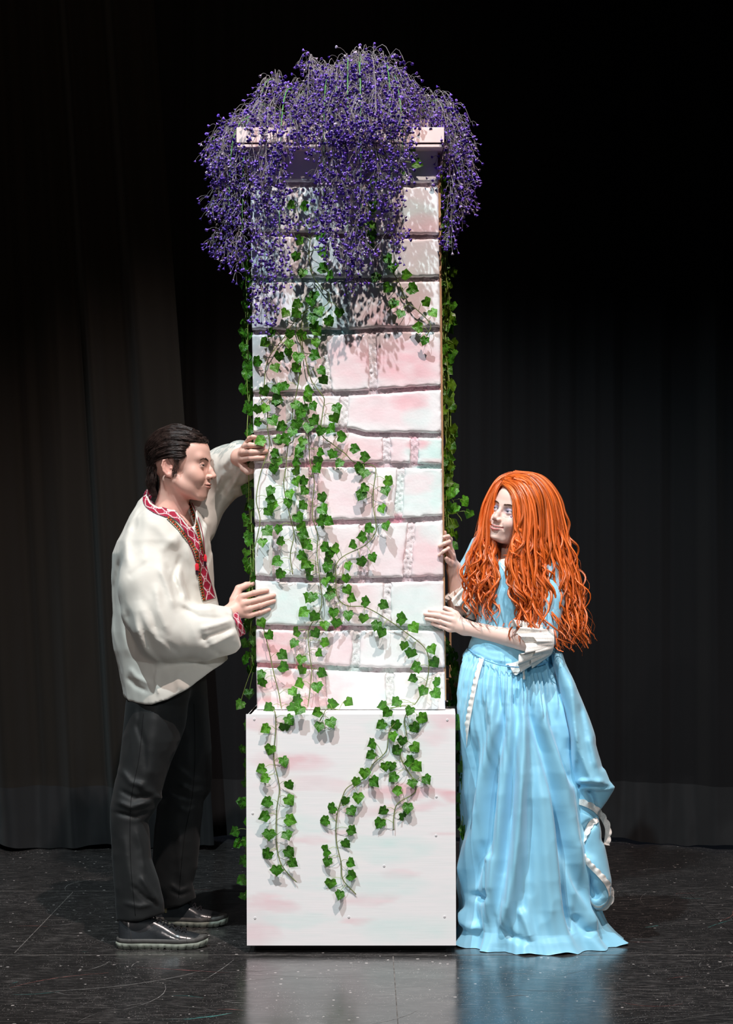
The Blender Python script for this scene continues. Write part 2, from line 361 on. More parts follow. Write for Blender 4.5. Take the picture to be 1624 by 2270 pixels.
MB_ = [(640, 621, 150, 14, (0.25, 0.42, 0.43), .9), (900, 621, 90, 14, (0.33, 0.25, 0.27), .8), (780, 520, 240, 16, (0.30, 0.21, 0.23), .8), (700, 736, 260, 14, (0.36, 0.28, 0.30), .7), (740, 740, 60, 14, (0.22, 0.40, 0.42), .8), (930, 866, 60, 14, (0.45, 0.2, 0.25), .8),
       (762, 690, 24, 60, (0.45, .66, .70), .8), (840, 570, 20, 50, (0.42, .36, .38), .7), (654, 570, 18, 50, (0.5, .42, .42), .6), (825, 800, 22, 60, (0.80, .70, .72), .9), (722, 800, 24, 60, (0.74, .72, .70), .9), (764, 905, 20, 40, (0.80, .74, .74), .9),
       (640, 905, 20, 40, (0.50, .62, .62), .8), (690, 1000, 20, 50, (0.66, .40, .48), .9), (695, 1090, 18, 70, (0.68, .38, .45), .9), (740, 1032, 120, 12, (0.66, .32, .38), .8), (740, 1160, 60, 12, (0.66, .36, .42), .8), (918, 1000, 18, 40, (0.70, .36, .44), .9), (856, 1000, 16, 40, (0.72, .62, .66), .9),
       (950, 1040, 50, 14, (0.40, .62, .58), .9), (884, 1100, 24, 60, (0.62, .84, .79), .9), (880, 1150, 18, 14, (0.7, .3, .4), .9), (905, 1230, 22, 70, (0.84, .68, .70), .9), (805, 1220, 18, 70, (0.72, .45, .52), .8), (613, 1220, 18, 60, (0.5, .42, .48), .8),
       (857, 1340, 26, 60, (0.82, .80, .80), .9), (751, 1340, 20, 60, (0.74, .62, .66), .8), (920, 1392, 110, 14, (0.52, .68, .64), .9), (750, 1394, 60, 12, (0.66, .32, .40), .9), (600, 1392, 60, 14, (0.50, .38, .40), .8), (788, 1435, 22, 50, (0.70, .80, .78), .9), (667, 1435, 24, 50, (0.82, .55, .58), .9),
       (620, 1476, 100, 14, (0.72, .34, .38), .9), (760, 1483, 70, 12, (0.5, .66, .62), .8), (900, 1485, 80, 12, (0.6, .55, .56), .8), (713, 1530, 22, 50, (0.80, .45, .48), .9), (864, 1530, 26, 50, (0.76, .84, .80), .9), (800, 1572, 120, 10, (0.2, .6, .45), .8),
       (780, 880, 260, 14, (0.42, .36, .38), .6), (780, 958, 260, 12, (0.40, .28, .32), .7), (780, 1286, 260, 10, (0.48, .38, .42), .7)]
GR = [[(540, 318), (990, 318)], [(550, 406), (700, 409), (860, 410), (990, 409)], [(550, 517), (655, 519), (820, 524), (990, 525)], [(550, 620), (700, 621), (820, 621), (990, 618)],
      [(555, 736), (770, 736), (860, 731), (990, 730)], [(555, 874), (770, 872), (830, 869), (880, 865), (990, 858)], [(560, 963), (640, 956), (720, 953), (776, 954), (810, 963), (990, 966)],
      [(560, 1033), (700, 1030), (860, 1031), (990, 1035)], [(560, 1163), (744, 1158), (880, 1155), (990, 1148)], [(560, 1281), (640, 1286), (780, 1288), (990, 1283)],
      [(560, 1390), (700, 1394), (840, 1392), (990, 1394)], [(560, 1474), (700, 1480), (840, 1487), (990, 1485)], [(560, 1574), (1000, 1574)]]
JT = [[(815, 815)], [(717, 715), (884, 880)], [(656, 650), (838, 838)], [(764, 764)], [(712, 728), (825, 827)], [(641, 642), (764, 760)], [(687, 685), (856, 857), (919, 917)], [(694, 694), (888, 882)], [(613, 612), (805, 806), (912, 901)], [(752, 748), (858, 857)], [(668, 665), (792, 786)], [(712, 716), (864, 864)]]
def gy(k, x): a = np.array(GR[k], float); return np.interp(x, a[:, 0], a[:, 1])
def tl(y): return 553 + (y - 325) * 16.0 / 1248
def tr(y): return 970 + (y - 325) * 16.5 / 1248
YF = 0.21
M_brick = mat('painted_foam_brick', (1, 1, 1), 0.62, 0.35, attr=True, bump=(120, 0.35, 0.0012), var=(14, 0.94, 1.03))
M_mortar = mat('painted_rough_joint', (1, 1, 1), 0.8, 0.25, attr=True, bump=(420, 0.8, 0.002))
M_pine = mat('bare_pine', (0.58, 0.36, 0.20), 0.6, 0.3, var=(18, 0.75, 1.15))
M_pinkwood = mat('pink_washed_board', (0.84, 0.66, 0.64), 0.55, 0.35, bump=(60, 0.3, 0.001), var=(12, 0.9, 1.06))
M_black = mat('dark_inside', (0.02, 0.02, 0.02), 0.9, 0.1)

tower = empty('brick_tower', (0.0, 0.45, 0.80), 'tall narrow mock brick tower of pastel painted foam, standing on the white plinth', 'tower')
def w_from_px(px, py, Yv):
    s = (YF + D0) / D0          # the face is laid out square on, then pushed back or forward straight along Y
    return np.stack([(px - CX) / PPM * s, Yv, CAMH + (HY - py) / PPM * s], -1)
# rough joint face behind the bricks
nx, ny = 180, 390
v, u = np.meshgrid(np.linspace(320, 1573, ny), np.linspace(0.0, 1.0, nx), indexing='ij')
x = tl(v) + 1.5 + (tr(v) - tl(v) - 3) * u
pp = np.stack([x * 0.1, v * 0.1, x * 0], -1)
hz = np.min([np.abs(v - gy(k, x)) for k in range(1, 12)], axis=0); vert = np.clip((hz - 6) / 4, 0, 1); st = vnoise(pp, 2.3) * .5 + vnoise(pp + 9, 3.9) * .6
Yd = YF + 0.0125 - .006 * vert + 0.0042 * st
cm = blobs_eval(x, v, MB_, (0.52, 0.42, 0.45), 3.0, 8.0)
cm = cm * (1 - .42 * vert[..., None]) + np.array((.86, .82, .82)) * .42 * vert[..., None]
cm = np.clip(cm * (1 - 0.45 * np.clip(st - .15, 0, 1)[..., None]), 0, 1)  # pits darkened: shade of the grazing light put into the colour
V = w_from_px(x, v, Yd).reshape(-1, 3); idx = np.arange(nx * ny).reshape(ny, nx)
Q = np.stack([idx[:-1, :-1], idx[1:, :-1], idx[1:, 1:], idx[:-1, 1:]], -1).reshape(-1, 4)
obj('mortar', V, Q, M_mortar, tower, cm.reshape(-1, 3))
def frac(n, edge_px, length):
    e = np.array([0, 1.2, 2.6, 4.5, 7.5, 12]) / length; e = e[e < 0.3]
    mid = np.linspace(e[-1], 1 - e[-1], max(n, 3))[1:-1]
    return np.concatenate([e, mid, 1 - e[::-1]])
for r in range(12):
    js = [(tl(gy(r, 560)) , tl(gy(r + 1, 560)), True)] + [(a, b, False) for a, b in JT[r]] + [(tr(gy(r, 980)), tr(gy(r + 1, 980)), True)]
    for k in range(len(js) - 1):
        (a0, a1, ae), (b0, b1, be) = js[k], js[k + 1]
        ha = 0 if ae else 7.5; hb = 0 if be else 7.5
        W = (b0 + b1 - a0 - a1) / 2; H = gy(r + 1, (a0 + b0) / 2) - gy(r, (a0 + b0) / 2)
        fu = frac(int(W / 7), 0, W); fv = frac(int(H / 7), 0, H)
        Vv, Uu = np.meshgrid(fv, fu, indexing='ij')
        L_ = a0 + ha + (a1 - a0) * Vv; R_ = b0 - hb + (b1 - b0) * Vv
        X = L_ + (R_ - L_) * Uu
        T0 = gy(r, X) + (4 if r else 0); B0 = gy(r + 1, X) - (5 if r < 11 else 0)
        Yp = T0 + (B0 - T0) * Vv
        q = np.stack([X * 0.06, Yp * 0.06, X * 0 + r * 3.1 + k], -1)
        wob = (vnoise(q, 1.5) * 2.2 + vnoise(q, 5.0) * 1.3)
        dl = (X - L_) + (40 if ae else 0) + wob; dr = (R_ - X) + (40 if be else 0) + wob; dt = Yp - T0 + wob; db = B0 - Yp + wob
        if r == 11: db = db + 20
        dd = np.minimum(np.minimum(dl, dr), np.minimum(dt, db))
        edge = np.clip(dd / 4.5, 0, 1)
        prof = 1 - (1 - edge) ** 2.0
        border = (Uu <= 0) | (Uu >= 1) | (Vv <= 0) | (Vv >= 1)
        rough = np.clip(1 - dd / 12, 0, 1)
        hgt = 0.0155 * prof + 0.0022 * rough * vnoise(q, 7.0) + 0.0006 * fbm(q, 0.9)
        # a little side roll towards the tower's own corners
        for e_, dx_ in ((ae, X - L_), (be, R_ - X)):
            if e_: hgt -= .0022 * np.clip(1 - dx_ / 11, 0, 1) * np.clip(vnoise(q, 8.0) + .4, 0, 1) * 1.5
        if ae: hgt -= 0.006 * np.clip(1 - (X - L_) / 4, 0, 1) ** 2
        if be: hgt -= 0.006 * np.clip(1 - (R_ - X) / 4, 0, 1) ** 2
        Yd = YF + 0.014 - hgt; Yd = np.where(border & ~((Uu <= 0) & ae) & ~((Uu >= 1) & be), YF + 0.018, Yd)
        C = blobs_eval(X, Yp, PB, BASEC, 1.3, 12.0)
        C = C * (1 - 0.10 * rough[..., None] * (0.5 + 0.5 * vnoise(q, 6.0)[..., None]))
        n = X.size; ii = np.arange(n).reshape(X.shape)
        V = w_from_px(X, Yp, Yd).reshape(-1, 3)
        Q = np.stack([ii[:-1, :-1], ii[1:, :-1], ii[1:, 1:], ii[:-1, 1:]], -1).reshape(-1, 4)
        mb = MB(); mb.add(V, Q, None, np.clip(C, 0, 1).reshape(-1, 3))
        for side, e in ((0, ae), (1, be)):          # corner bricks turn the corner
            if e:
                col_ = 0 if side == 0 else X.shape[1] - 1
                f_ = V.reshape(X.shape + (3,))[:, col_]; g_ = f_.copy(); g_[:, 1] = YF + 0.045
                m_ = len(f_); qq = [(i, i + 1, m_ + i + 1, m_ + i) if side else (i + 1, i, m_ + i, m_ + i + 1) for i in range(m_ - 1)]
                mb.add(np.vstack([f_, g_]), qq, None, np.tile(C[:, col_], (2, 1)))
        mb.build('brick', M_brick, tower)
# wooden carcass behind the foam
def wbox(name, x0, x1, z0, z1, y0, y1, m, parent, bev=0.002, flare=(0, 0)):
    b = MB(); box(b, (x0, y0, z0), (x1, y1, z1), bev=bev)
    V = b.V[0].copy(); t = (V[:, 1] - y0) / (y1 - y0); V[:, 0] += t * np.where(V[:, 0] > (x0 + x1) / 2, flare[1], flare[0]); b.V[0] = V
    return b.build(name, m, parent, smooth=False)
def slab(name, quad, y0, y1, m, parent):
    """prism: a quad in the X-Z plane drawn back from y0 to y1"""
    q = np.array(quad, float); V = np.vstack([np.c_[q[:, 0], np.full(4, y0), q[:, 1]], np.c_[q[:, 0], np.full(4, y1), q[:, 1]]])
    return obj(name, V, np.array([(0, 1, 2, 3), (7, 6, 5, 4), (0, 4, 5, 1), (1, 5, 6, 2), (2, 6, 7, 3), (3, 7, 4, 0)]), m, parent, smooth=False)
zt, zb = CAMH + (HY - 322) / PPM * 1.035, CAMH + (HY - 1573) / PPM * 1.035
fx = lambda p: (p - CX) / PPM * 1.035
for nm, pa, pb, fl in (('side_panel', tl, tl, 0), ('side_panel', tr, tr, 1)):
    if fl == 0: quad = [(fx(tl(1573) + 2), zb), (fx(tl(1573) + 16), zb), (fx(tl(325) + 16), zt), (fx(tl(325) + 2), zt)]
    else: quad = [(fx(tr(1573) - 14), zb + 0.03), (fx(tr(1573) + 3), zb + 0.03), (fx(tr(325) + 6), zt), (fx(tr(325) - 14), zt)]
    slab(nm, quad, YF + 0.03, 0.62, M_pine, tower)
slab('back_panel', [(fx(560), zb), (fx(984), zb), (fx(966), zt), (fx(556), zt)], 0.60, 0.62, M_pine, tower)
wbox('frame_post', 0.301, 0.309, zb, zb + 0.30, 0.60, 0.63, M_pine, tower)
wbox('frame_block', 0.285, 0.335, zb + 0.035, zb + 0.085, 0.56, 0.63, M_pine, tower, 0.003)
# cap
cz = lambda py, Y=0.145: P(0, py, Y)[2]
cxx = lambda px, Y=0.145: P(px, 0, Y)[0]
wbox('cap_board', cxx(524), cxx(984), cz(316), cz(282), 0.145, 0.175, M_pinkwood, tower, 0.0015)
wbox('cap_lip', cxx(525.5), cxx(982), cz(325.5), cz(318), 0.149, 0.235, M_pinkwood, tower, 0.0015)
wbox('cap_end', cxx(960), cxx(984), cz(316), cz(283), 0.176, 0.64, M_pinkwood, tower, 0.0015, (0.02, 0.02))
wbox('cap_end', cxx(524), cxx(540), cz(316), cz(283), 0.176, 0.64, M_pinkwood, tower, 0.0015, (0.0, 0.0))
wbox('cap_top', cxx(526), cxx(986), cz(318), cz(314), 0.18, 0.64, M_pinkwood, tower, 0.001)
wbox('cap_bracket', cxx(968), cxx(984), cz(345), cz(326), 0.24, 0.6, M_pinkwood, tower, 0.002, (0.0, 0.012))
wbox('planter_box', cxx(566), cxx(958), cz(300, .3), cz(264, .3), 0.30, 0.58, M_pinkwood, tower, 0.002)

# ---- plinth
plinth = empty('plinth', (0, 0.4, 0), 'white plywood box plinth brushed with pink and mint, under the brick tower', 'plinth')
PLB = [(600, 1605, 70, 20, PK2, .7), (660, 1690, 90, 22, PK2, .8), (655, 1685, 30, 10, PK, .6), (700, 1740, 140, 18, PK2, .5), (910, 1760, 90, 14, PK, .75), (880, 1755, 60, 8, PK, .7), (990, 1770, 30, 14, PK, .7), (905, 1790, 80, 10, PK2, .7), (950, 1640, 60, 20, PK2, .5), (980, 1600, 40, 20, PK2, .9),
       (800, 1800, 60, 12, PK2, .5), (690, 1870, 60, 9, PK2, .6), (600, 2010, 60, 14, PK2, .8), (580, 1990, 50, 8, PK, .4), (740, 1845, 40, 6, PK2, .8), (570, 2060, 50, 40, PK2, .6), (830, 1990, 60, 14, PK2, .6), (795, 2045, 50, 9, PK, .45), (900, 1935, 50, 10, PK2, .6), (985, 1850, 30, 5, PK, .4),
       (890, 1660, 70, 24, MT2, .7), (880, 1610, 80, 20, MT2, .8), (860, 1880, 110, 30, MT2, .8), (830, 1860, 60, 14, MT, .35), (650, 1830, 120, 22, MT2, .6), (860, 1960, 100, 30, MT2, .7), (640, 2040, 100, 16, MT2, .7), (900, 2060, 120, 30, MT2, .7), (740, 1960, 80, 20, MT2, .5), (620, 1780, 50, 20, MT2, .5)]
def zf(py): return CAMH + (HY - py) / PPM
def xf(px): return (px - CX) / PPM
M_ply = mat('painted_plywood', (1, 1, 1), 0.5, 0.4, attr=True)
N = M_ply.node_tree.nodes; L = M_ply.node_tree.links
tc = N.new('ShaderNodeTexCoord'); mp = N.new('ShaderNodeMapping'); mp.inputs['Scale'].default_value = (1.2, 1, 28)
nz = N.new('ShaderNodeTexNoise'); nz.inputs['Scale'].default_value = 7; nz.inputs['Detail'].default_value = 5
bp = N.new('ShaderNodeBump'); bp.inputs['Strength'].default_value = 0.22; bp.inputs['Distance'].default_value = 0.0008
L.new(tc.outputs['Object'], mp.inputs[0]); L.new(mp.outputs[0], nz.inputs['Vector']); L.new(nz.outputs['Fac'], bp.inputs['Height']); L.new(bp.outputs[0], N['Principled BSDF'].inputs['Normal'])
def painted_panel(name, x00, x01, x10, x11, yt, yb, parent):
    nx, ny = 80, 90
    b, a = np.meshgrid(np.linspace(0, 1, ny), np.linspace(0, 1, nx), indexing='ij')
    Xp = (x00 + (x01 - x00) * a) * (1 - b) + (x10 + (x11 - x10) * a) * b; Yp = yt + (yb - yt) * b
    C = blobs_eval(Xp, Yp, PLB, (0.90, 0.89, 0.895), 5.0, 16.0)
    st = fbm(np.stack([Xp * 0.02, Yp * 0.35, Xp * 0], -1), 1.0, 3)[..., None]
    C = np.clip(C * (1 + 0.03 * st) + 0.02 * st * np.array([1, -.6, -.4]), 0, 1)
    V = np.stack([xf(Xp), Xp * 0, zf(Yp)], -1).reshape(-1, 3); ii = np.arange(nx * ny).reshape(ny, nx)
    Q = np.stack([ii[:-1, :-1], ii[1:, :-1], ii[1:, 1:], ii[:-1, 1:]], -1).reshape(-1, 4)
    mb = MB(); mb.add(V, Q, None, C.reshape(-1, 3))
    ring = np.concatenate([ii[0, :], ii[1:, -1], ii[-1, ::-1][1:], ii[::-1, 0][1:-1]])
    f_ = V[ring]; g_ = f_.copy(); g_[:, 1] = 0.012; m_ = len(ring)
    mb.add(np.vstack([f_, g_]), [(i, (i + 1) % m_, m_ + (i + 1) % m_, m_ + i) for i in range(m_)], None, np.tile(C.reshape(-1, 3)[ring], (2, 1)))
    return mb.build(name, M_ply, parent, smooth=False)
painted_panel('front_panel', 545, 1008.5, 547, 1010.5, 1583.5, 2096, plinth)
M_white = mat('white_washed_wood', (0.83, 0.82, 0.82), 0.55, 0.35, bump=(50, 0.3, 0.001), var=(10, 0.93, 1.03))
wbox('side_panel', xf(1009.5) - 0.012, xf(1009.5), zf(2096), zf(1583.5), 0.013, 0.72, M_white, plinth, 0.001, (0.03, 0.03))
wbox('side_panel', xf(548), xf(548) + 0.012, zf(2096), zf(1584), 0.013, 0.72, M_white, plinth, 0.001)
wbox('top_panel', xf(549), xf(1008), zf(1598), zf(1584), 0.013, 0.72, M_white, plinth, 0.001, (0.0, 0.03))
wbox('back_panel', xf(550), xf(1008), zf(2096), zf(1590), 0.70, 0.718, M_white, plinth, 0.001)
M_caster = mat('black_rubber', (0.02, 0.02, 0.02), 0.6, 0.4)
wbox('foot', xf(565), xf(990), 0.0, zf(2096), 0.06, 0.10, M_caster, plinth, 0.002)
wbox('foot', xf(565), xf(990), 0.0, zf(2096), 0.60, 0.64, M_caster, plinth, 0.002)
M_screw = mat('painted_screw_head', (0.7, 0.69, 0.7), 0.4, 0.6)
M_hole = mat('screw_slot', (0.05, 0.045, 0.05), 0.8, 0.2)
for (a, b_) in ((563.5, 1594.5), (991, 1596), (967, 1766), (560, 1803), (851, 1919.5), (985, 2032), (773, 2033), (565, 2035), (966, 1852)):
    mb = MB(); c = np.array([xf(a), -0.0005, zf(b_)]); n = 12; an = np.arange(n) * 2 * PI / n
    ring = lambda r, y: np.stack([c[0] + r * np.cos(an), np.full(n, y), c[2] + r * np.sin(an)], -1)
    V = np.vstack([ring(0.0042, 0.0), ring(0.0038, -0.0012), ring(0.0013, -0.001), [[c[0], 0.0, c[2]]]])
    Q = [(k * n + i, k * n + (i + 1) % n, (k + 1) * n + (i + 1) % n, (k + 1) * n + i) for k in range(2) for i in range(n)]
    mb.add(V, Q, [(2 * n + i, 2 * n + (i + 1) % n, 3 * n) for i in range(n)])
    mb.build('screw', M_screw, plinth)
# ================================================================ ivy garlands
rs = np.random.RandomState(21)
def leaf_mesh(seed):
    r = np.random.RandomState(seed)
    half = [(0.0, 0.03), (.19, -.10), (.40, -.06), (.44, .16), (.60, .36), (.46, .50), (.34, .66), (.15, .83)]
    half = [(a * (1 + r.uniform(-.1, .1)), b + r.uniform(-.03, .03)) for a, b in half]
    out = half + [(0, 1.0)] + [(-a * (1 + r.uniform(-.08, .08)), b) for a, b in half[::-1][:-1]]
    out = np.array(out); n = len(out); cen = np.array([0, 0.3])
    mid = cen + (out - cen) * 0.55
    # veins run from the stalk to the five points
    tips = {4, 8, 12, 2, 14}
    def zz(p, k):
        base = 0.10 * p[0] ** 2 * 2 - 0.16 * (p[1] - 0.3) ** 2
        return base + r.uniform(-.03, .03) + (-0.035 if k in tips else 0.03)
    V = [(cen[0], cen[1], -0.03)] + [(p[0], p[1], zz(p, k)) for k, p in enumerate(mid)] + [(p[0], p[1], zz(p, k) + r.uniform(-.03, .05)) for k, p in enumerate(out)]
    C = [(0.78, 1.0, 0.55)] + [((0.74, 0.92, 0.46) if k in tips else (0.50, 0.66, 0.30)) for k in range(n)] + [((0.55, 0.72, 0.3) if k in tips else (0.55, 0.75, 0.3)) for k in range(n)]
    T = [(0, 1 + k, 1 + (k + 1) % n) for k in range(n)]
    Q = [(1 + k, 1 + n + k, 1 + n + (k + 1) % n, 1 + (k + 1) % n) for k in range(n)]
    C = np.array(C) * r.uniform(.8, 1.2)
    return make_mesh('leaf', np.array(V) * (1, 1, 1), [np.array(T), np.array(Q)], C, smooth=True)
M_leafs = [mat('ivy_leaf', (0.085, 0.265, 0.03), 0.36, 0.5, attr=True, translucent=0.18, var=(3, 0.6, 1.3), bump=(9, 0.2, 0.1)),
           mat('ivy_leaf_light', (0.15, 0.38, 0.05), 0.35, 0.5, attr=True, translucent=0.22, var=(3, 0.7, 1.3), bump=(9, 0.2, 0.1)),
           mat('ivy_leaf_yellow', (0.20, 0.33, 0.035), 0.4, 0.5, attr=True, translucent=0.35, var=(3, 0.7, 1.3))]
LM = []
for k in range(9):
    me = leaf_mesh(k); me.materials.append(M_leafs[0 if k < 5 else (1 if k < 7 else 2)]); LM.append(me)
M_stem = mat('ivy_stem', (0.16, 0.20, 0.06), 0.5, 0.4)
M_stem_y = mat('ivy_stem_light', (0.25, 0.36, 0.08), 0.5, 0.4)
def face_y(px, py):
    """depth of whatever the garland hangs against"""
    if py > 1580: return 0.0
    if py > 1571: return 0.1
    return YF - 0.002
NLEAF = 0
def add_leaf(parent, pos, size, ang, tilt=None, kinds=(0, 1, 2, 3, 4, 5, 6), yaw=None):
    global NLEAF
    me = LM[kinds[rs.randint(len(kinds))]]
    o = bpy.data.objects.new('leaf', me); COL.objects.link(o)
    # leaf lies in XZ with its face (+z local) towards -Y, tip along 'ang' from straight down
    tl_ = rs.uniform(-0.5, 0.35) if tilt is None else tilt
    yw = rs.uniform(-0.55, 0.55) if yaw is None else yaw
    R = Matrix.Rotation(yw, 4, 'Z') @ Matrix.Rotation(ang, 4, 'Y') @ Matrix.Rotation(tl_, 4, 'X') @ Matrix.Rotation(PI, 4, 'Y') @ Matrix.Rotation(PI / 2, 4, 'X')
    o.matrix_world = Matrix.Translation(Vector(pos)) @ R @ Matrix.Scale(size, 4)
    o.parent = parent; o.matrix_parent_inverse = Matrix.Translation(parent_world(parent)).inverted()
    NLEAF += 1
cA = lambda p: crop((430, 80), 2.4606, p)
cB = lambda p: crop((540, 520), 3.455, p)
cC = lambda p: crop((520, 700), 3.123, p)
cD = lambda p: crop((500, 1200), 2.389, p)
STEMS = {
 'a': (cA([(640, 1240), (640, 1180)]) and cB([(510, 40), (500, 120), (505, 230), (530, 320), (590, 400), (650, 450), (650, 520), (590, 560), (500, 560), (380, 680), (300, 800), (200, 930), (165, 1050), (155, 1180)]) + cC([(175, 560), (225, 640), (225, 760), (240, 900), (205, 1010), (170, 1130), (150, 1280), (175, 1420), (140, 1600)]),
       'ivy garland running down the left third of the tower, starting under the flowers'),
 'c': (cB([(500, 540), (450, 640), (450, 860), (480, 980), (520, 1120), (600, 1230)]) + cC([(620, 590), (605, 700), (600, 820), (680, 890), (760, 950), (830, 1015), (960, 1040), (975, 1100), (960, 1200), (960, 1330), (975, 1420), (975, 1500), (900, 1590), (760, 1660), (705, 1720), (700, 1800)]) + cD([(590, 290), (640, 340), (740, 350), (850, 410), (950, 480), (1050, 560), (1075, 640), (1060, 760), (1000, 870)]),
       'longest ivy garland, winding from the middle of the tower to its lower right corner'),
 'd': (cB([(420, 600), (400, 700), (440, 860), (430, 1060), (400, 1230)]) + cC([(400, 640), (410, 850), (370, 900), (355, 1050), (340, 1150), (350, 1250), (385, 1400), (410, 1520), (385, 1650), (400, 1790)]),
       'ivy garland with dense overlapping leaves left of the tower centre'),
 'e': (cC([(480, 560), (510, 820), (520, 1000), (550, 1150), (540, 1280), (540, 1400), (575, 1520), (570, 1650), (590, 1840)]) + cD([(505, 350), (440, 470), (445, 600), (455, 700), (435, 880)]),
       'ivy garland falling straight down the pink joints to the foot of the tower'),
 'f': (cD([(165, 410), (190, 430), (225, 560), (255, 700), (280, 800), (295, 890)]), 'short ivy garland on the rose pink bricks at the lower left of the tower'),
 'g': (cD([(230, 885), (260, 905), (265, 1000), (255, 1150), (275, 1250), (285, 1320), (270, 1430), (270, 1600), (290, 1700), (330, 1760), (375, 1805)]), 'ivy garland hanging down the left side of the plinth front'),
 'h': (cD([(600, 897), (540, 892), (510, 930), (500, 950)]), 'short ivy sprig over the top edge of the plinth, left of its middle'),
 'i': (cD([(870, 888), (960, 880), (945, 950), (955, 1030), (925, 1130), (960, 1210), (1000, 1270), (1000, 1330), (910, 1390), (890, 1460), (890, 1530)]), 'bushy ivy garland hanging down the right side of the plinth front'),
 'j': (cD([(900, 960), (865, 1010), (850, 1110), (780, 1180), (740, 1250), (650, 1300), (620, 1350), (590, 1450), (585, 1580), (610, 1700), (620, 1790), (690, 1870)]), 'ivy garland slanting down the middle of the plinth front, reaching lowest'),
 'k': (cB([(1050, 130), (1110, 240), (1190, 370), (1250, 510), (1330, 580), (1430, 690), (1400, 780)]), 'ivy garland at the upper right of the tower, casting clear leaf shadows'),
 'l': (cA([(985, 700), (970, 800), (975, 900), (970, 1080), (960, 1180)]), 'yellowish ivy garland half hidden by the flowers at the upper middle of the tower'),
}
LV_B = [(420, 40), (400, 165), (600, 25), (610, 135), (605, 260), (450, 295), (665, 320), (965, 85), (1015, 330), (1105, 185), (1145, 250), (1245, 310), (1100, 405), (1290, 415), (1400, 515), (1445, 600), (1150, 530), (1200, 610), (1335, 710), (1385, 810),
 (540, 465), (510, 510), (410, 530), (315, 600), (400, 600), (580, 590), (530, 640), (655, 660), (730, 595), (540, 700), (560, 740), (210, 750), (355, 760), (440, 770), (160, 825), (350, 835), (550, 825), (270, 930), (340, 900), (415, 940), (100, 970), (240, 1020), (400, 1015), (545, 925), (595, 1040), (610, 1110), (260, 1180), (315, 1160), (160, 1195), (255, 1260), (500, 1200), (490, 1250)]
LV_A = [(600, 925), (525, 920), (1215, 695), (1140, 730), (970, 790), (975, 900), (965, 950), (915, 1020), (965, 1035), (970, 1085), (690, 1100), (1110, 470), (1180, 610), (1010, 640)]
LV_C = [(290, 590), (210, 640), (155, 645), (420, 620), (470, 640), (545, 625), (455, 675), (710, 640), (690, 705), (155, 735), (265, 725), (325, 765), (430, 745), (550, 720), (510, 775), (670, 785), (595, 795), (400, 805), (740, 835), (300, 855), (350, 850), (470, 870), (180, 865), (455, 920), (280, 950), (440, 950), (600, 945), (675, 955), (830, 920), (900, 975), (725, 1020), (290, 1010), (435, 1010), (580, 1000), (575, 1055), (270, 1055), (430, 1070), (865, 1050), (895, 1090), (435, 1145), (475, 1140), (250, 1210), (475, 1210), (385, 1235), (250, 1265), (370, 1290), (265, 1310), (470, 1310), (235, 1350), (895, 1190), (875, 1240), (1065, 1145), (1045, 1210), (605, 1255), (610, 1340), (1025, 1335), (440, 1395), (605, 1415), (650, 1420), (930, 1470), (1055, 1455), (305, 1475), (225, 1490), (465, 1460), (475, 1510), (880, 1530), (195, 1570), (315, 1560), (490, 1570), (500, 1590), (810, 1585), (630, 1600), (690, 1610), (655, 1640), (465, 1660), (955, 1670), (880, 1700), (295, 1700), (490, 1715), (645, 1690), (790, 1730), (640, 1740), (510, 1740), (315, 1785), (510, 1805), (770, 1815), (660, 1810), (640, 1840)]
LV_D = [(555, 265), (550, 290), (645, 255), (670, 300), (430, 300), (460, 295), (740, 320), (835, 335), (570, 375), (415, 375), (470, 395), (650, 390), (730, 405), (585, 430), (930, 410), (995, 455), (520, 445), (800, 445), (825, 480), (475, 485), (370, 480), (190, 430), (230, 495), (365, 540), (525, 535), (945, 550), (980, 590), (500, 590), (300, 600), (400, 625), (1095, 570), (1105, 640), (305, 665), (400, 680), (1010, 665), (190, 705), (190, 740), (510, 695), (385, 750), (990, 725), (485, 770), (355, 795), (380, 835), (1120, 745), (1045, 790), (1110, 805), (565, 860), (650, 850), (830, 870), (905, 850), (350, 880), (390, 890), (230, 880), (485, 905), (975, 895), (855, 905), (335, 945), (310, 985), (210, 990), (495, 980), (555, 960), (825, 970), (900, 970), (1040, 935), (1000, 985), (235, 1100), (890, 1030), (935, 1055), (905, 1105), (1000, 1090), (770, 1070), (770, 1130), (305, 1165), (190, 1205), (210, 1255), (735, 1225), (845, 1190), (880, 1190), (890, 1250), (975, 1165), (1010, 1190), (690, 1270), (790, 1270), (985, 1280), (1065, 1260), (910, 1320), (335, 1290), (335, 1370), (220, 1380), (635, 1375), (700, 1355), (560, 1415), (665, 1425), (835, 1425), (965, 1410), (945, 1455), (205, 1455), (340, 1475), (525, 1480), (815, 1490), (230, 1550), (325, 1555), (665, 1530), (635, 1600), (525, 1640), (335, 1645), (220, 1655), (540, 1695), (665, 1700), (355, 1700), (270, 1740), (665, 1770), (555, 1810), (600, 1870)]
leaves = cA(LV_A) + cB(LV_B) + cC(LV_C) + cD(LV_D)
dense = {}
for k, (pts, lab) in STEMS.items():
    dense[k] = np.array(spline([(a, b) for a, b in pts], int(8 + len(pts) * 9)))[:, :2] if len(pts[0]) == 2 else None
def drop_y(px, py, lift):
    return face_y(px, py) - lift
roots = {}; petioles = {}
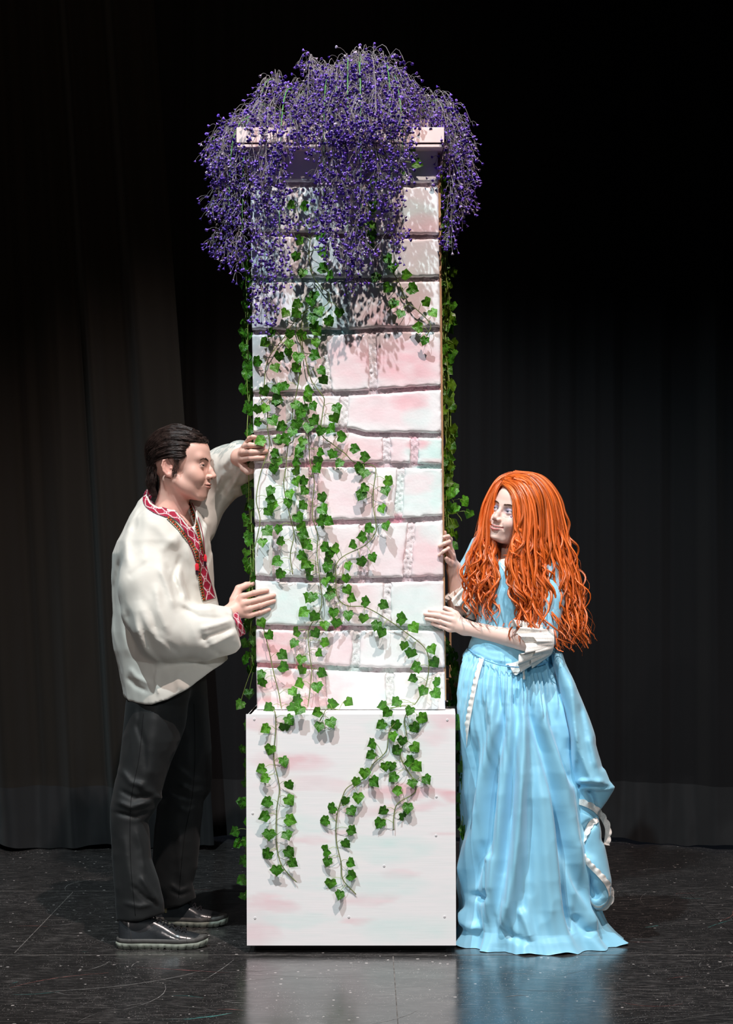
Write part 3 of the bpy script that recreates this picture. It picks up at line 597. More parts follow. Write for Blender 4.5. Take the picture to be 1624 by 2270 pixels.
for k, (pts, lab) in STEMS.items():
    d = dense[k]; w3 = []
    for i, (a, b) in enumerate(d):
        lift = (0.010 if b < 1590 else 0.004) + (0.008 if b < 1590 else .005) * (0.5 + 0.5 * math.sin(i * 0.35 + len(k) + a * 0.01))
        if 1560 < b < 1590: y = np.interp(b, [1560, 1571, 1581, 1590], [YF - 0.02, YF - 0.03, -0.012, -0.014]); b = b - 2 if b < 1582 else b
        else: y = drop_y(a, b, lift)
        w3.append(P(a, b, y))
    w3 = np.array(w3)
    root = empty('ivy_garland', w3[0], lab, 'ivy', 'artificial ivy garlands on the tower and plinth')
    roots[k] = root; mb = MB(); tube(mb, w3, 0.0017, 5); mb.build('stem', M_stem, root); petioles[k] = MB(); dense[k] = (d, w3)
for i, (a, b) in enumerate(leaves):
    best = None
    for k, (d, w3) in dense.items():
        dd = np.hypot(d[:, 0] - a, d[:, 1] - b - 0) + (0 if (b > 1590) == (d[:, 1].max() > 1600) else 60)
        j = int(np.argmin(dd))
        if best is None or dd[j] < best[0]: best = (dd[j], k, j)
    _, k, j = best; d, w3 = dense[k]
    jj = max(0, j - 1 if rs.rand() < 0.6 else j)
    s0 = w3[jj]; size = rs.uniform(0.032, 0.040)
    yy = drop_y(a, b, rs.uniform(0.018, 0.034) if b < 1590 else rs.uniform(0.008, 0.018)) if not (1555 < b < 1590) else (YF - 0.05 if b < 1572 else -0.02)
    c3 = P(a, b, yy)
    out = math.atan2(a - d[jj][0], (b - d[jj][1]) + 12)        # angle away from the stem, measured from straight down
    ang = np.clip(out, -1.6, 1.6) * 0.7 + rs.uniform(-0.5, 0.5)
    tipv = np.array([math.sin(ang), 0, -math.cos(ang)])
    base = c3 - tipv * size * 0.36
    add_leaf(roots[k], base, size, -ang)
    midp = (s0 + base) / 2 + np.array([0, -0.006, 0.006])
    tube(petioles[k], spline([s0, midp, base], 5), 0.0009, 3, caps=False)
for k, mbp in petioles.items():
    if mbp.V: mbp.build('leaf_stalks', M_stem_y, roots[k])['kind'] = 'stuff'

def side_ivy(label, px0, py0, px1, py1, n, Yr, spread, kinds, seed, extra=(), stems=2, wig=6, leafsize=(0.030, 0.041), out_dir=0):
    r = np.random.RandomState(seed); ns = 50
    root = empty('ivy_garland', P(px0, py0, Yr[0]), label, 'ivy', 'artificial ivy garlands on the tower and plinth')
    mb = MB(); paths = []
    for s in range(stems):
        t = np.linspace(0, 1, ns); ph = r.rand(3) * 6
        xx = px0 + (px1 - px0) * t + wig * (np.sin(t * 17 + ph[0]) * 0.6 + np.sin(t * 31 + ph[1]) * 0.4) + r.uniform(-spread, spread) * 0.4
        yy = py0 + (py1 - py0) * t
        Y = Yr[0] + (Yr[1] - Yr[0]) * (0.5 + 0.5 * np.sin(t * 11 + ph[2]))
        pth = np.array([P(a, b, c) for a, b, c in zip(xx, yy, Y)]); paths.append((xx, yy, Y, pth)); tube(mb, pth, 0.0016, 4)
    mb.build('stem', M_stem_y, root); pm = MB()
    spots = [(py0 + (py1 - py0) * (i + r.rand()) / n, r.uniform(-1, 1) * spread, None) for i in range(n)] + [(b, None, a) for a, b in extra]
    for b, dx, ax in spots:
        xx, yy, Y, pth = paths[r.randint(stems)]
        j = int(np.clip((b - py0) / (py1 - py0) * (ns - 1), 0, ns - 1))
        a = xx[j] + dx if ax is None else ax
        c3 = P(a, b, Y[j] + r.uniform(-0.02, 0.01)); size = r.uniform(*leafsize)
        ang = r.uniform(-0.9, 0.9) + (0.5 if (a > xx[j]) else -0.5)
        add_leaf(root, c3 - np.array([math.sin(ang), 0, -math.cos(ang)]) * size * .3, size, -ang, kinds=kinds, yaw=r.uniform(-1.1, 1.1))
        if ax is not None or r.rand() < 0.4: tube(pm, spline([pth[j], (pth[j] + c3) / 2 + [0, -.004, .006], c3], 5), 0.0009, 3, caps=False)
    if pm.V: pm.build('leaf_stalks', M_stem_y, root)['kind'] = 'stuff'
side_ivy('ivy garland down the left edge of the tower, beside the man', 546, 560, 560, 1480, 95, (0.25, 0.40), 10, (0, 1, 3, 4, 5, 2), 1, extra=[(566, 1405), (565, 1425), (543, 1462), (552, 1484), (552, 1536), (532, 1560), (548, 1260), (537, 775), (540, 860)], stems=3, wig=5)
side_ivy('thick yellowish ivy garland down the right edge of the tower, above the woman', 980, 330, 996, 1240, 170, (0.30, 0.45), 12, (7, 8, 2, 7, 5, 8), 2, stems=9, wig=9, extra=[(1003, 760), (1003, 780), (1000, 900), (1004, 960)])
side_ivy('small ivy sprig sticking out from the right edge of the tower, left of the woman', 984, 1062, 1022, 1155, 3, (0.30, 0.31), 2, (5, 6), 3, extra=[(1007, 1090), (1029, 1110), (1040, 1137)], stems=1, wig=2)
side_ivy('ivy garland behind the tower foot, between the plinth and the blue dress', 992, 1420, 1016, 1572, 14, (0.40, 0.45), 8, (0, 3, 7, 4), 4, stems=2, extra=[(998, 1560), (1012, 1548)])
side_ivy('ivy garland down the right side of the plinth, against the blue dress', 1019, 1590, 1024, 1850, 26, (0.20, 0.30), 5, (0, 1, 2, 4, 6), 5, stems=3, wig=3, extra=[(1024, 1610), (1036, 1778), (1022, 1845)])
side_ivy('ivy garland showing at the left side of the plinth', 548, 1600, 548, 1990, 10, (0.2, 0.32), 3, (0, 1, 3, 4), 6, stems=1, wig=3, extra=[(521, 1842), (527, 1870), (537, 1660), (540, 1780), (538, 1950), (541, 1985), (536, 1775), (539, 1905)])
# ================================================================ purple flower sprays
rf = np.random.RandomState(5)
M_fstem = mat('pale_flower_stem', (0.24, 0.215, 0.225), 0.5, 0.3, var=(6, .35, 1.6))
M_fmain = mat('green_main_stem', (0.10, 0.34, 0.08), 0.45, 0.4)
M_bloom = mat('purple_blossom', (1, 1, 1), 0.5, 0.4, attr=True, translucent=0.15)
def blossom(mb, pos, dirs, r, col):
    """a bell: narrow calyx, flared rim, darker throat; batched over the first axis"""
    n = len(pos); d = nrm(dirs); ref = nrm(rf.randn(n, 3)); a = nrm(np.cross(d, ref)); b = np.cross(d, a); S = 5
    an = np.arange(S) * 2 * PI / S
    rings = []
    for (h, rad) in ((0.0, 0.14), (0.75, 0.42), (1.5, 1.0), (1.05, 0.35)):
        rings.append(pos[:, None] + d[:, None] * (h * r)[:, None, None] + (rad * r)[:, None, None] * (np.cos(an)[None, :, None] * a[:, None] + np.sin(an)[None, :, None] * b[:, None]))
    V = np.stack(rings, 1).reshape(-1, 3)
    idx = np.arange(n * 4 * S).reshape(n, 4, S); p = idx[:, :-1]; q = idx[:, 1:]
    Q = np.stack([p, np.roll(p, -1, 2), np.roll(q, -1, 2), q], -1).reshape(-1, 4)
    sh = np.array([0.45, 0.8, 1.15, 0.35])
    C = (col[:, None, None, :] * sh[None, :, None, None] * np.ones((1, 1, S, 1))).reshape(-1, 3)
    mb.add(V, Q, None, np.clip(C, 0, 1))
SPR = [  # tip x, tip y (photograph), depth at the tip, arch height, label
 (482, 545, 0.30, 268, 'purple flower spray hanging at the far left of the cap, outermost'),
 (505, 560, 0.22, 255, 'purple flower spray hanging left of the tower, second from the left'),
 (535, 580, 0.16, 235, 'purple flower spray hanging down the left edge of the tower face'),
 (585, 700, 0.10, 225, 'longest purple flower spray, hanging over the upper left bricks'),
 (618, 610, 0.09, 205, 'purple flower spray hanging over the top left bricks, right of the longest one'),
 (716, 500, 0.09, 170, 'purple flower spray hanging just left of the tower middle'),
 (742, 545, 0.06, 150, 'slim purple flower spray hanging by the tower middle'),
 (770, 615, 0.09, 140, 'long purple flower spray hanging down the tower middle'),
 (800, 560, 0.06, 140, 'purple flower spray hanging right of the tower middle'),
 (835, 420, 0.04, 135, 'short purple flower spray over the cap board, right of its middle'),
 (868, 540, 0.09, 150, 'thin purple flower spray hanging over the third brick course on the right'),
 (893, 385, 0.05, 175, 'short purple flower spray falling across the right part of the cap board'),
 (1000, 520, 0.20, 215, 'purple flower spray hanging beside the right edge of the tower'),
 (1020, 480, 0.28, 230, 'purple flower spray hanging off the right end of the cap'),
 (1046, 390, 0.34, 250, 'purple flower spray reaching farthest right of the cap'),
 (1030, 440, 0.42, 262, 'purple flower spray behind the right end of the cap'),
 (470, 340, 0.40, 285, 'short purple flower spray sticking out at the far left'),
 (490, 440, 0.44, 280, 'purple flower spray behind the left end of the cap'),
 (680, 270, 0.12, 128, 'upright tuft of purple flowers left of the top of the dome'),
 (800, 280, 0.12, 130, 'upright tuft of purple flowers right of the top of the dome'),
 (572, 285, 0.16, 188, 'purple flower spray filling the upper left of the dome'),
 (935, 268, 0.18, 182, 'purple flower spray filling the upper right of the dome'),
 (745, 300, 0.08, 165, 'purple flower spray in the middle of the dome above the cap'),
 (650, 300, 0.07, 195, 'purple flower spray over the left middle of the cap board'),
]
for si, (tx, ty, Yt, arch, lab) in enumerate(SPR):
    x0 = CX - 52 + (tx - 760) * 0.55 + rf.uniform(-15, 15)
    p0 = np.array([x0, 255, 0.36]); Lh = abs(tx - x0)
    top = np.array([x0 + (tx - x0) * 0.6, arch - 6 + rf.uniform(-12, 14), 0.36 + (Yt - 0.36) * 0.4])
    sh = np.array([tx - (tx - x0) * 0.08, arch + 55 + Lh * 0.12, Yt + 0.02]); tip = np.array([tx, ty, Yt])
    if ty < arch + 110: sh = (top + tip) / 2 + np.array([(tx - x0) * 0.15, -8, 0])
    cpx = spline([p0, top, sh, tip], 60)
    main = np.array([P(a, b, c) for a, b, c in cpx])
    root = empty('flower_spray', main[0], lab, 'flowers', 'artificial purple flower sprays on top of the tower')
    mb = MB(); tube(mb, main[:52], np.linspace(0.0022, 0.0010, 52), 5); mb.build('main_stem', M_fmain if si % 3 else M_fstem, root)
    Ltot = np.sum(np.linalg.norm(np.diff(main, axis=0), axis=1))
    nb = int(Ltot * 66) + 14
    stem = MB(); bl = MB(); BP = []; BD = []; S1 = []; S2 = []
    for k in range(nb):
        t = (k + rf.rand()) / nb; t = 0.10 + 0.90 * t; i = int(t * 59); b0 = main[min(i, 59)]
        tan = nrm(main[min(i + 1, 59)] - main[max(i - 1, 0)])
        rad = (0.068 if t < .42 else 0.029) * (1.0 - 0.35 * t) + 0.010
        out = rf.randn(3) * (1, 0.75, 0.6) + tan * 0.7; out = nrm(out)
        Lb = rad * rf.uniform(0.6, 1.25)
        e = b0 + out * Lb * 0.75; e2 = e + nrm(out * 0.5 + np.array([0, -0.1, -1.1])) * Lb * 0.8
        br = spline([b0, (b0 + e) / 2 + np.array([0, 0, 0.012]), e, e2], 8)
        S1.append(br)
        for c in range(rf.randint(4, 8)):
            s0 = br[rf.randint(3, 8)] if c > 2 else br[-1]
            dd = nrm(out * 0.5 + rf.randn(3) * 0.65 + np.array([0, -0.15, -0.65]))
            ln = rf.uniform(0.018, 0.040); mid = s0 + dd * ln * 0.5 + np.array([0, 0, 0.006]); en = s0 + dd * ln + np.array([0, 0, -0.004])
            S2.append(np.array([s0, s0 * .3 + mid * .7, (mid + en) / 2 + [0, 0, .001], en])); BP.append(en); BD.append(en - mid)
    V, Q = strands(np.array(S1), np.linspace(0.0012, 0.0008, 8)[None], 3); stem.add(V, Q)
    V, Q = strands(np.array(S2), 0.00055, 3); stem.add(V, Q)
    o = stem.build('flower_stalks', M_fstem, root); o['kind'] = 'stuff'
    BP = np.array(BP); BD = np.array(BD) + rf.randn(len(BP), 3) * 0.004; n = len(BP)
    # the blossoms keep clear of the boards
    hue = rf.rand(n, 1); col = np.array([0.18, 0.075, 0.72]) * (1 - hue) + np.array([0.40, 0.23, 0.95]) * hue
    col = col * rf.uniform(0.6, 1.35, (n, 1)); pale = rf.rand(n) < 0.10; col[pale] = np.array([0.62, 0.52, 0.72])
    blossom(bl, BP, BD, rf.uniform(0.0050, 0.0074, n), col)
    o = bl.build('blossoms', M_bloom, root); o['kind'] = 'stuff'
# ================================================================ figures: implicit surfaces meshed by surface nets
def smin(a, b, k):
    h = np.clip(0.5 + 0.5 * (b - a) / k, 0, 1); return b * (1 - h) + a * h - k * h * (1 - h)
def smax(a, b, k): return -smin(-a, -b, k)
def s_ell(p, c, r, R=None):
    q = p - np.array(c, np.float32)
    if R is not None: q = q @ np.array(R, np.float32)
    r = np.array(r, np.float32); k0 = np.linalg.norm(q / r, axis=-1); k1 = np.linalg.norm(q / (r * r), axis=-1)
    return k0 * (k0 - 1) / np.maximum(k1, 1e-6)
def s_sph(p, c, r): return np.linalg.norm(p - np.array(c, np.float32), axis=-1) - r
def s_cap(p, a, b, ra, rb=None):
    rb = ra if rb is None else rb
    a = np.array(a, np.float32); b = np.array(b, np.float32); ab = b - a; pa = p - a
    h = np.clip((pa @ ab) / (ab @ ab), 0, 1); return np.linalg.norm(pa - h[..., None] * ab, axis=-1) - (ra + (rb - ra) * h)
def s_chain(p, pts, rads, k=0.004):
    d = None
    for i in range(len(pts) - 1):
        e = s_cap(p, pts[i], pts[i + 1], rads[i], rads[i + 1]); d = e if d is None else smin(d, e, k)
    return d
def rotm(x=0, y=0, z=0):
    return np.array(Euler((math.radians(x), math.radians(y), math.radians(z)), 'XYZ').to_matrix())
def surface(fn, lo, hi, h, B=10):
    """mesh {fn < 0}; only the blocks the surface passes through are sampled finely"""
    lo = np.array(lo, float); n = np.maximum(np.ceil((np.array(hi) - lo) / h / B).astype(int), 1)
    bi = np.stack(np.meshgrid(*[np.arange(k) for k in n], indexing='ij'), -1).reshape(-1, 3)
    cen = lo + (bi + 0.5) * B * h
    d = fn(cen.astype(np.float32)); R = B * h * 0.5 * 1.7321 * 1.35 + 0.004
    N = n * B + 1
    G = np.empty(N, np.float32); 
    big = d.reshape(n); G[...] = np.pad(np.repeat(np.repeat(np.repeat(big, B, 0), B, 1), B, 2), ((0, 1), (0, 1), (0, 1)), mode='edge')
    live = bi[np.abs(d) < R]
    off = np.stack(np.meshgrid(*[np.arange(B + 1)] * 3, indexing='ij'), -1).reshape(-1, 3)
    for s in range(0, len(live), 400):
        ii = live[s:s + 400, None, :] * B + off[None]
        v = fn((lo + ii * h).astype(np.float32).reshape(-1, 3)).reshape(ii.shape[:2])
        G[ii[..., 0], ii[..., 1], ii[..., 2]] = v
    S = G < 0
    c = np.zeros(np.array(S.shape) - 1, np.int8)
    for a in (0, 1):
        for b in (0, 1):
            for e in (0, 1): c += S[a:S.shape[0] - 1 + a, b:S.shape[1] - 1 + b, e:S.shape[2] - 1 + e]
    act = (c > 0) & (c < 8); ci = np.argwhere(act); vid = -np.ones(act.shape, np.int64); vid[act] = np.arange(len(ci))
    acc = np.zeros((len(ci), 3)); cnt = np.zeros(len(ci))
    corners = [(a, b, e) for a in (0, 1) for b in (0, 1) for e in (0, 1)]
    for A in corners:
        for ax in range(3):
            if A[ax]: continue
            Bc = list(A); Bc[ax] = 1
            va = G[ci[:, 0] + A[0], ci[:, 1] + A[1], ci[:, 2] + A[2]]; vb = G[ci[:, 0] + Bc[0], ci[:, 1] + Bc[1], ci[:, 2] + Bc[2]]
            x = (va < 0) != (vb < 0); t = np.where(x, va / np.where(x, va - vb, 1), 0)
            q = np.zeros((len(ci), 3)); q[:] = A; q[:, ax] += t
            acc[x] += q[x]; cnt[x] += 1
    V = lo + (ci + acc / np.maximum(cnt, 1)[:, None]) * h
    quads = []
    for ax in range(3):
        b1, b2 = [(1, 2), (2, 0), (0, 1)][ax]
        sl0 = [slice(None)] * 3; sl1 = [slice(None)] * 3; sl0[ax] = slice(0, -1); sl1[ax] = slice(1, None)
        X = S[tuple(sl0)] != S[tuple(sl1)]; e = np.argwhere(X)
        e = e[(e[:, b1] > 0) & (e[:, b2] > 0) & (e[:, b1] < S.shape[b1] - 1) & (e[:, b2] < S.shape[b2] - 1)]
        o1 = np.zeros(3, int); o2 = np.zeros(3, int); o1[b1] = 1; o2[b2] = 1
        q = np.stack([vid[tuple((e - o1 - o2).T)], vid[tuple((e - o2).T)], vid[tuple(e.T)], vid[tuple((e - o1).T)]], -1)
        flip = ~S[tuple(e.T)]; q[flip] = q[flip][:, ::-1]; quads.append(q)
    Q = np.concatenate(quads); Q = Q[(Q >= 0).all(1)]
    return V, Q
def relax(V, Q, it=2, lam=0.5):
    for _ in range(it):
        s = np.zeros_like(V); n = np.zeros(len(V))
        for a, b in ((0, 1), (1, 2), (2, 3), (3, 0)):
            np.add.at(s, Q[:, a], V[Q[:, b]]); np.add.at(n, Q[:, a], 1); np.add.at(s, Q[:, b], V[Q[:, a]]); np.add.at(n, Q[:, b], 1)
        V = V * (1 - lam) + lam * s / np.maximum(n, 1)[:, None]
    return V
class Frame:
    """local frame: world = o + R @ (s * local)"""
    def __init__(f, o, R, s=1.0): f.o = np.array(o, float); f.R = np.array(R, float); f.s = s
    def w(f, p): return np.asarray(p, float) * f.s @ f.R.T + f.o
    def l(f, p): return ((p - f.o.astype(np.float32)) @ f.R.astype(np.float32)) / np.float32(f.s)

def head_sdf(p, fem=False, smile=0.0, ears=True, brow=1.0):
    """p local, face towards -y, z up, x the figure's own left is +x; metres of a head 0.235 tall"""
    q = p.copy(); q[..., 0] = np.abs(q[..., 0]); c = lambda x, y, z: (x, y, z)
    jw = 0.043 if fem else 0.052; 
    d = s_ell(q, (0, 0.020, 0.034), (0.0745, 0.097, 0.086))
    d = smin(d, s_ell(q, (0, -0.034, 0.008), (0.060, 0.054, 0.072)), 0.02)
    d = smin(d, s_ell(q, (0, -0.036, 0.046), (0.060, 0.0545, 0.052)), 0.02)
    d = smin(d, s_ell(q, (0.032, -0.030, -0.058), (0.026, 0.040, 0.034)), 0.02)
    d = smin(d, s_ell(q, (0, -0.036, -0.056), (0.0445 if fem else 0.046, 0.046, 0.052)), 0.022)
    d = smin(d, s_cap(q, (jw, 0.004, -0.052), (0.020, -0.062, -0.098), 0.016 if fem else 0.017, 0.013), 0.026 if fem else 0.020)
    d = smin(d, s_ell(q, (0, -0.077 if fem else -0.070, -0.098), (0.017, 0.015, 0.011) if fem else (0.022, 0.019, 0.018)), 0.014)
    d = smin(d, s_cap(q, (0.0, 0.03, -0.05), (0, -0.04, -0.09), 0.04, 0.016), 0.02)
    d = smin(d, s_sph(q, (0.043, -0.054, -0.026), 0.021 + 0.003 * smile), 0.022)
    if smile: d = smin(d, s_sph(q, (0.036, -0.070, -0.042), 0.0175), 0.020)
    d = smin(d, s_ell(q, (0, -0.074 + .003 * smile, -0.064), (0.028 + .004 * smile, 0.023, 0.027)), 0.018)
    br = 0.0085 if fem else 0.0115
    d = smin(d, s_cap(q, (0.006, -0.0835, 0.018), (0.040, -0.070, 0.026), br * 0.8, br), 0.016)
    # eye sockets
    d = smax(d, -s_ell(q, (0.031, -0.104, 0.000), (0.021, 0.021, 0.0145)), 0.012)
    # lids over the eyeball, open along an almond slit
    ec = (0.031, -0.0735, 0.0); lid = s_sph(q, ec, 0.0142)
    d = smin(d, lid, 0.004)
    op = 0.0026 if smile > .5 else 0.0031
    u = q[..., 0] - 0.031; z = q[..., 2] - 0.0005 - 0.05 * (q[..., 0] - 0.031)
    slit = np.maximum(np.abs(z + 0.0006) - op * np.clip(1 - (u / 0.0135) ** 2, 0, 1), np.abs(u) - 0.013)
    slit = np.maximum(slit, s_sph(q, ec, 0.0175)); slit = np.maximum(slit, q[..., 1] + 0.076)
    d = smax(d, -slit, 0.0012)
    # crease above the lid
    d = smax(d, -s_chain(q, [(0.019, -0.0905, 0.0055), (0.031, -0.0925, 0.0092), (0.044, -0.084, 0.0065)], [0.0009, 0.0014, 0.0009]), 0.003)
    # nose
    nt = -0.113 if fem else -0.119; nb = -0.031 if fem else -0.033
    d = smin(d, s_chain(q, [(0, -0.083, 0.016), (0, -0.0985, -0.012), (0, nt + 0.009, nb + 0.001)], [0.0065, 0.0068 if fem else 0.0075, 0.0088 if fem else 0.0095], 0.006), 0.009)
    d = smin(d, s_ell(q, (0.0115, -0.098, -0.0365), (0.0068, 0.0095, 0.0070)), 0.006)
    d = smin(d, s_cap(q, (0.003, -0.090, -0.020), (0.016, -0.078, -0.030), 0.006, 0.005), 0.012)
    d = smax(d, -s_ell(q, (0.0062, -0.104, -0.0435), (0.0030, 0.0050, 0.0030)), 0.002)
    # mouth
    w = 0.0235 + 0.0075 * smile; up = 0.0068 * smile; yb = 0.010 + 0.010 * smile
    zl = -0.0655
    cor = (w, -0.0885 + yb * 0.35, zl + up + 0.0005)
    d = smin(d, s_chain(q, [(0, -0.0985, zl + 0.0050), (0.006, -0.0985, zl + 0.0056), (0.015, -0.0945, zl + 0.0036 + up * 0.3), cor], [0.0030 - .0012 * smile, 0.0034 - .0013 * smile, 0.0030 - .001 * smile, 0.0014], 0.002), 0.005)
    d = smin(d, s_chain(q, [(0, -0.0970, zl - 0.0056), (0.011, -0.0950, zl - 0.0048 + up * 0.25), cor], [0.0046, 0.0040, 0.0013], 0.002), 0.005)
    gap = 0.0010 + 0.0025 * smile
    d = smax(d, -s_chain(q, [(0, -0.104, zl), (0.012, -0.100, zl + up * 0.3), (cor[0] + .001, cor[1] - .003, cor[2])], [gap + .0006, gap + .0003, 0.0010], 0.001), 0.0015)
    d = smax(d, -s_chain(q, [(0, -0.1010, zl), (0.012, -0.097, zl + up * 0.3), (cor[0], cor[1] - .001, cor[2])], [gap, gap * .9, 0.0008], 0.001), 0.0015)
    if smile > .5: d = smax(d, -s_chain(q, [(0, -0.0965, zl + .0002), (0.012, -0.0925, zl + up * 0.3), (cor[0] - .004, cor[1], cor[2] - .001)], [.0030, .0027, 0.0012], 0.001), 0.001)
    d = smax(d, -s_cap(q, (0, -0.107, -0.047), (0, -0.104, -0.056), 0.0022, 0.0026), 0.004)     # philtrum
    d = smax(d, -s_cap(q, (0, -0.104, -0.079), (0.010, -0.101, -0.079), 0.0035, 0.002), 0.008)  # under the lip
    if smile: d = smax(d, -s_chain(q, [(0.017, -0.0975, -0.040), (0.0265, -0.092, -0.050), (0.033, -0.084, -0.066)], [0.001, 0.0017, 0.0010]), 0.006)
    if ears:
        Re = rotm(0, 0, 0)
        e = q - np.array((0.0745, 0.026, -0.013), np.float32)
        th = math.radians(22); e = e @ np.array(rotm(-12, 0, -th * 57.3 * .9), np.float32)
        ear = s_ell(e, (0, 0, 0), (0.0062, 0.0185, 0.031))
        lobe = s_ell(e, (0, -0.009, -0.024), (0.005, 0.009, 0.011)); ear = smin(ear, lobe, 0.006)
        ear = smax(ear, -s_ell(e, (0.0065, -0.002, 0.001), (0.0062, 0.0115, 0.021)), 0.002)
        rim = s_chain(e, [(0.003, -0.012, 0.014), (0.004, -0.004, 0.028), (0.0045, 0.009, 0.026), (0.0045, 0.0165, 0.010), (0.004, 0.0145, -0.008), (0.003, 0.004, -0.024)], [0.0024, 0.0028, 0.003, 0.0029, 0.0026, 0.0024], 0.002)
        anti = s_chain(e, [(0.001, 0.006, 0.016), (0.002, 0.0085, 0.003), (0.002, 0.004, -0.011)], [0.0022, 0.0026, 0.0026], 0.002)
        tr = s_sph(e, (0.002, -0.0115, -0.003), 0.0038)
        ear = smin(smin(smin(ear, rim, 0.0015), anti, 0.002), tr, 0.003)
        d = smin(d, ear, 0.004)
    return d
def head_color(p, fem=False, smile=0.0):
    base = np.array([0.84, 0.61, 0.53]) if fem else np.array([0.72, 0.44, 0.36])
    c = np.broadcast_to(base, p.shape).copy(); q = p.copy(); q[:, 0] = np.abs(q[:, 0])
    def mixin(d, w, col, st):
        nonlocal c
        a = (st * np.clip(1 - d / w, 0, 1))[:, None]; c = c * (1 - a) + np.array(col) * a
    rose = (0.78, 0.40, 0.34) if fem else (0.66, 0.34, 0.26)
    mixin(s_sph(q, (0.044, -0.07, -0.035), 0.008), 0.03, rose, 0.35 if fem else 0.3)
    mixin(s_sph(q, (0, -0.118, -0.034), 0.004), 0.014, rose, 0.35)
    mixin(s_ell(q, (0.08, 0.026, -0.013), (0.01, 0.02, 0.032)), 0.01, (0.72, 0.33, 0.27), 0.5)
    zl = -0.0655; w = 0.0235 + 0.0075 * smile; up = 0.0068 * smile
    lipc = (0.66, 0.20, 0.20) if fem else (0.52, 0.22, 0.18)
    cor = (w, -0.0885 + (0.010 + 0.010 * smile) * .35, zl + up)
    ft = q[:, 1] < -0.078
    u_ = s_chain(q, [(0, -0.0985, zl + 0.0042), (0.015, -0.0945, zl + 0.003 + up * 0.3), cor], [0.0044, 0.0038, 0.0012]); l_ = s_chain(q, [(0, -0.0970, zl - 0.0048), (0.011, -0.0950, zl - 0.0042 + up * 0.25), cor], [0.0052, 0.0046, 0.0012])
    mixin(np.where(ft, np.minimum(u_, l_), 1), 0.0012, lipc, 0.85)
    mixin(np.where(ft, s_chain(q, [(0, -0.099, zl), (0.012, -0.096, zl + up * .3), cor], [0.0008, 0.0008, 0.0004]), 1), 0.0022, (0.12, 0.04, 0.035), 0.9)
    mixin(s_ell(q, (0.0062, -0.104, -0.043), (0.0030, 0.0050, 0.0035)), 0.002, (0.18, 0.07, 0.05), 0.9)
    if fem:
        mixin(s_ell(q, (0.033, -0.088, 0.0045), (0.014, 0.008, 0.0048)), 0.008, (0.26, 0.25, 0.40), 0.85)
        mixin(s_ell(q, (0.033, -0.086, -0.004), (0.014, 0.008, 0.002)), 0.006, (0.56, 0.46, 0.56), 0.5)
    # lash line
    u = q[:, 0] - 0.031; zz_ = q[:, 2] - 0.05 * u + 0.0001
    op = 0.0034
    edge = np.abs(np.abs(zz_) - op * np.clip(1 - (u / 0.0135) ** 2, 0, 1)); edge = np.where((np.abs(u) < 0.0145) & (q[:, 1] < -0.075) & (zz_ > -0.0005), edge, 1)
    mixin(edge, 0.0016, (0.06, 0.04, 0.05), 0.95)
    return c
M_skin = mat('skin', (1, 1, 1), 0.45, 0.4, attr=True, sss=0.12, bump=(380, 0.08, 0.0006))
M_eye = mat('eye', (1, 1, 1), 0.12, 0.6, attr=True)
M_browhair = mat('eyebrow_hair', (0.05, 0.03, 0.022), 0.5, 0.3)
def eyeball(fr, side, look, parent, iris=(0.12, 0.2, 0.25)):
    n, m_ = 24, 16; th = np.linspace(0, PI, m_); ph = np.arange(n) * 2 * PI / n
    V = np.array([[0, 0, -1.0]] * 0 + [(math.sin(t) * math.cos(f), -math.cos(t), math.sin(t) * math.sin(f)) for t in th for f in ph])
    ang = np.repeat(th, n); C = np.where((ang < 0.17)[:, None], np.array((0.01, 0.01, 0.01)), np.where((ang < 0.46)[:, None], np.array(iris), np.array((0.78, 0.74, 0.72))))
    Q = [(k * n + i, k * n + (i + 1) % n, (k + 1) * n + (i + 1) % n, (k + 1) * n + i) for k in range(m_ - 1) for i in range(n)]
    R = rotm(look[1], 0, look[0])
    W = fr.w((V * 0.0128) @ R.T + np.array([side * 0.031, -0.0735, 0.0]))
    return obj('eye', W, np.array(Q), M_eye, parent, C)
def brows(fr, parent, col_mat, fem, seed, drop=0.0):
    r = np.random.RandomState(seed)
    for sd in (-1, 1):
        S = []
        for k in range(120 if not fem else 90):
            t = r.rand(); x = 0.011 + 0.036 * t; z = 0.0185 + 0.0065 * math.sin(min(t * 1.25, 1) * PI / 2) * 1 - 0.006 * max(t - 0.65, 0) / 0.35 - drop * (1 - t)
            z += r.uniform(-1, 1) * (0.0030 - 0.002 * t) * (0.8 if fem else 1.15); y = -0.0935 + 0.010 * t + 0.012 * max(t - 0.5, 0)
            d = nrm(np.array([0.9, 0.15, 0.5 - 0.9 * t]) + r.randn(3) * 0.12) * 0.008
            p0 = np.array([x, y - 0.001, z]); S.append([p0, p0 + d * .5 + [0, -.0008, 0], p0 + d])
        S = np.array(S); S[..., 0] *= sd
        V, Q = strands(fr.w(S), np.array([[0.00045, 0.0004, 0.0001]]), 3)
        o = obj('eyebrow', V, Q, col_mat, parent); o['kind'] = 'stuff'
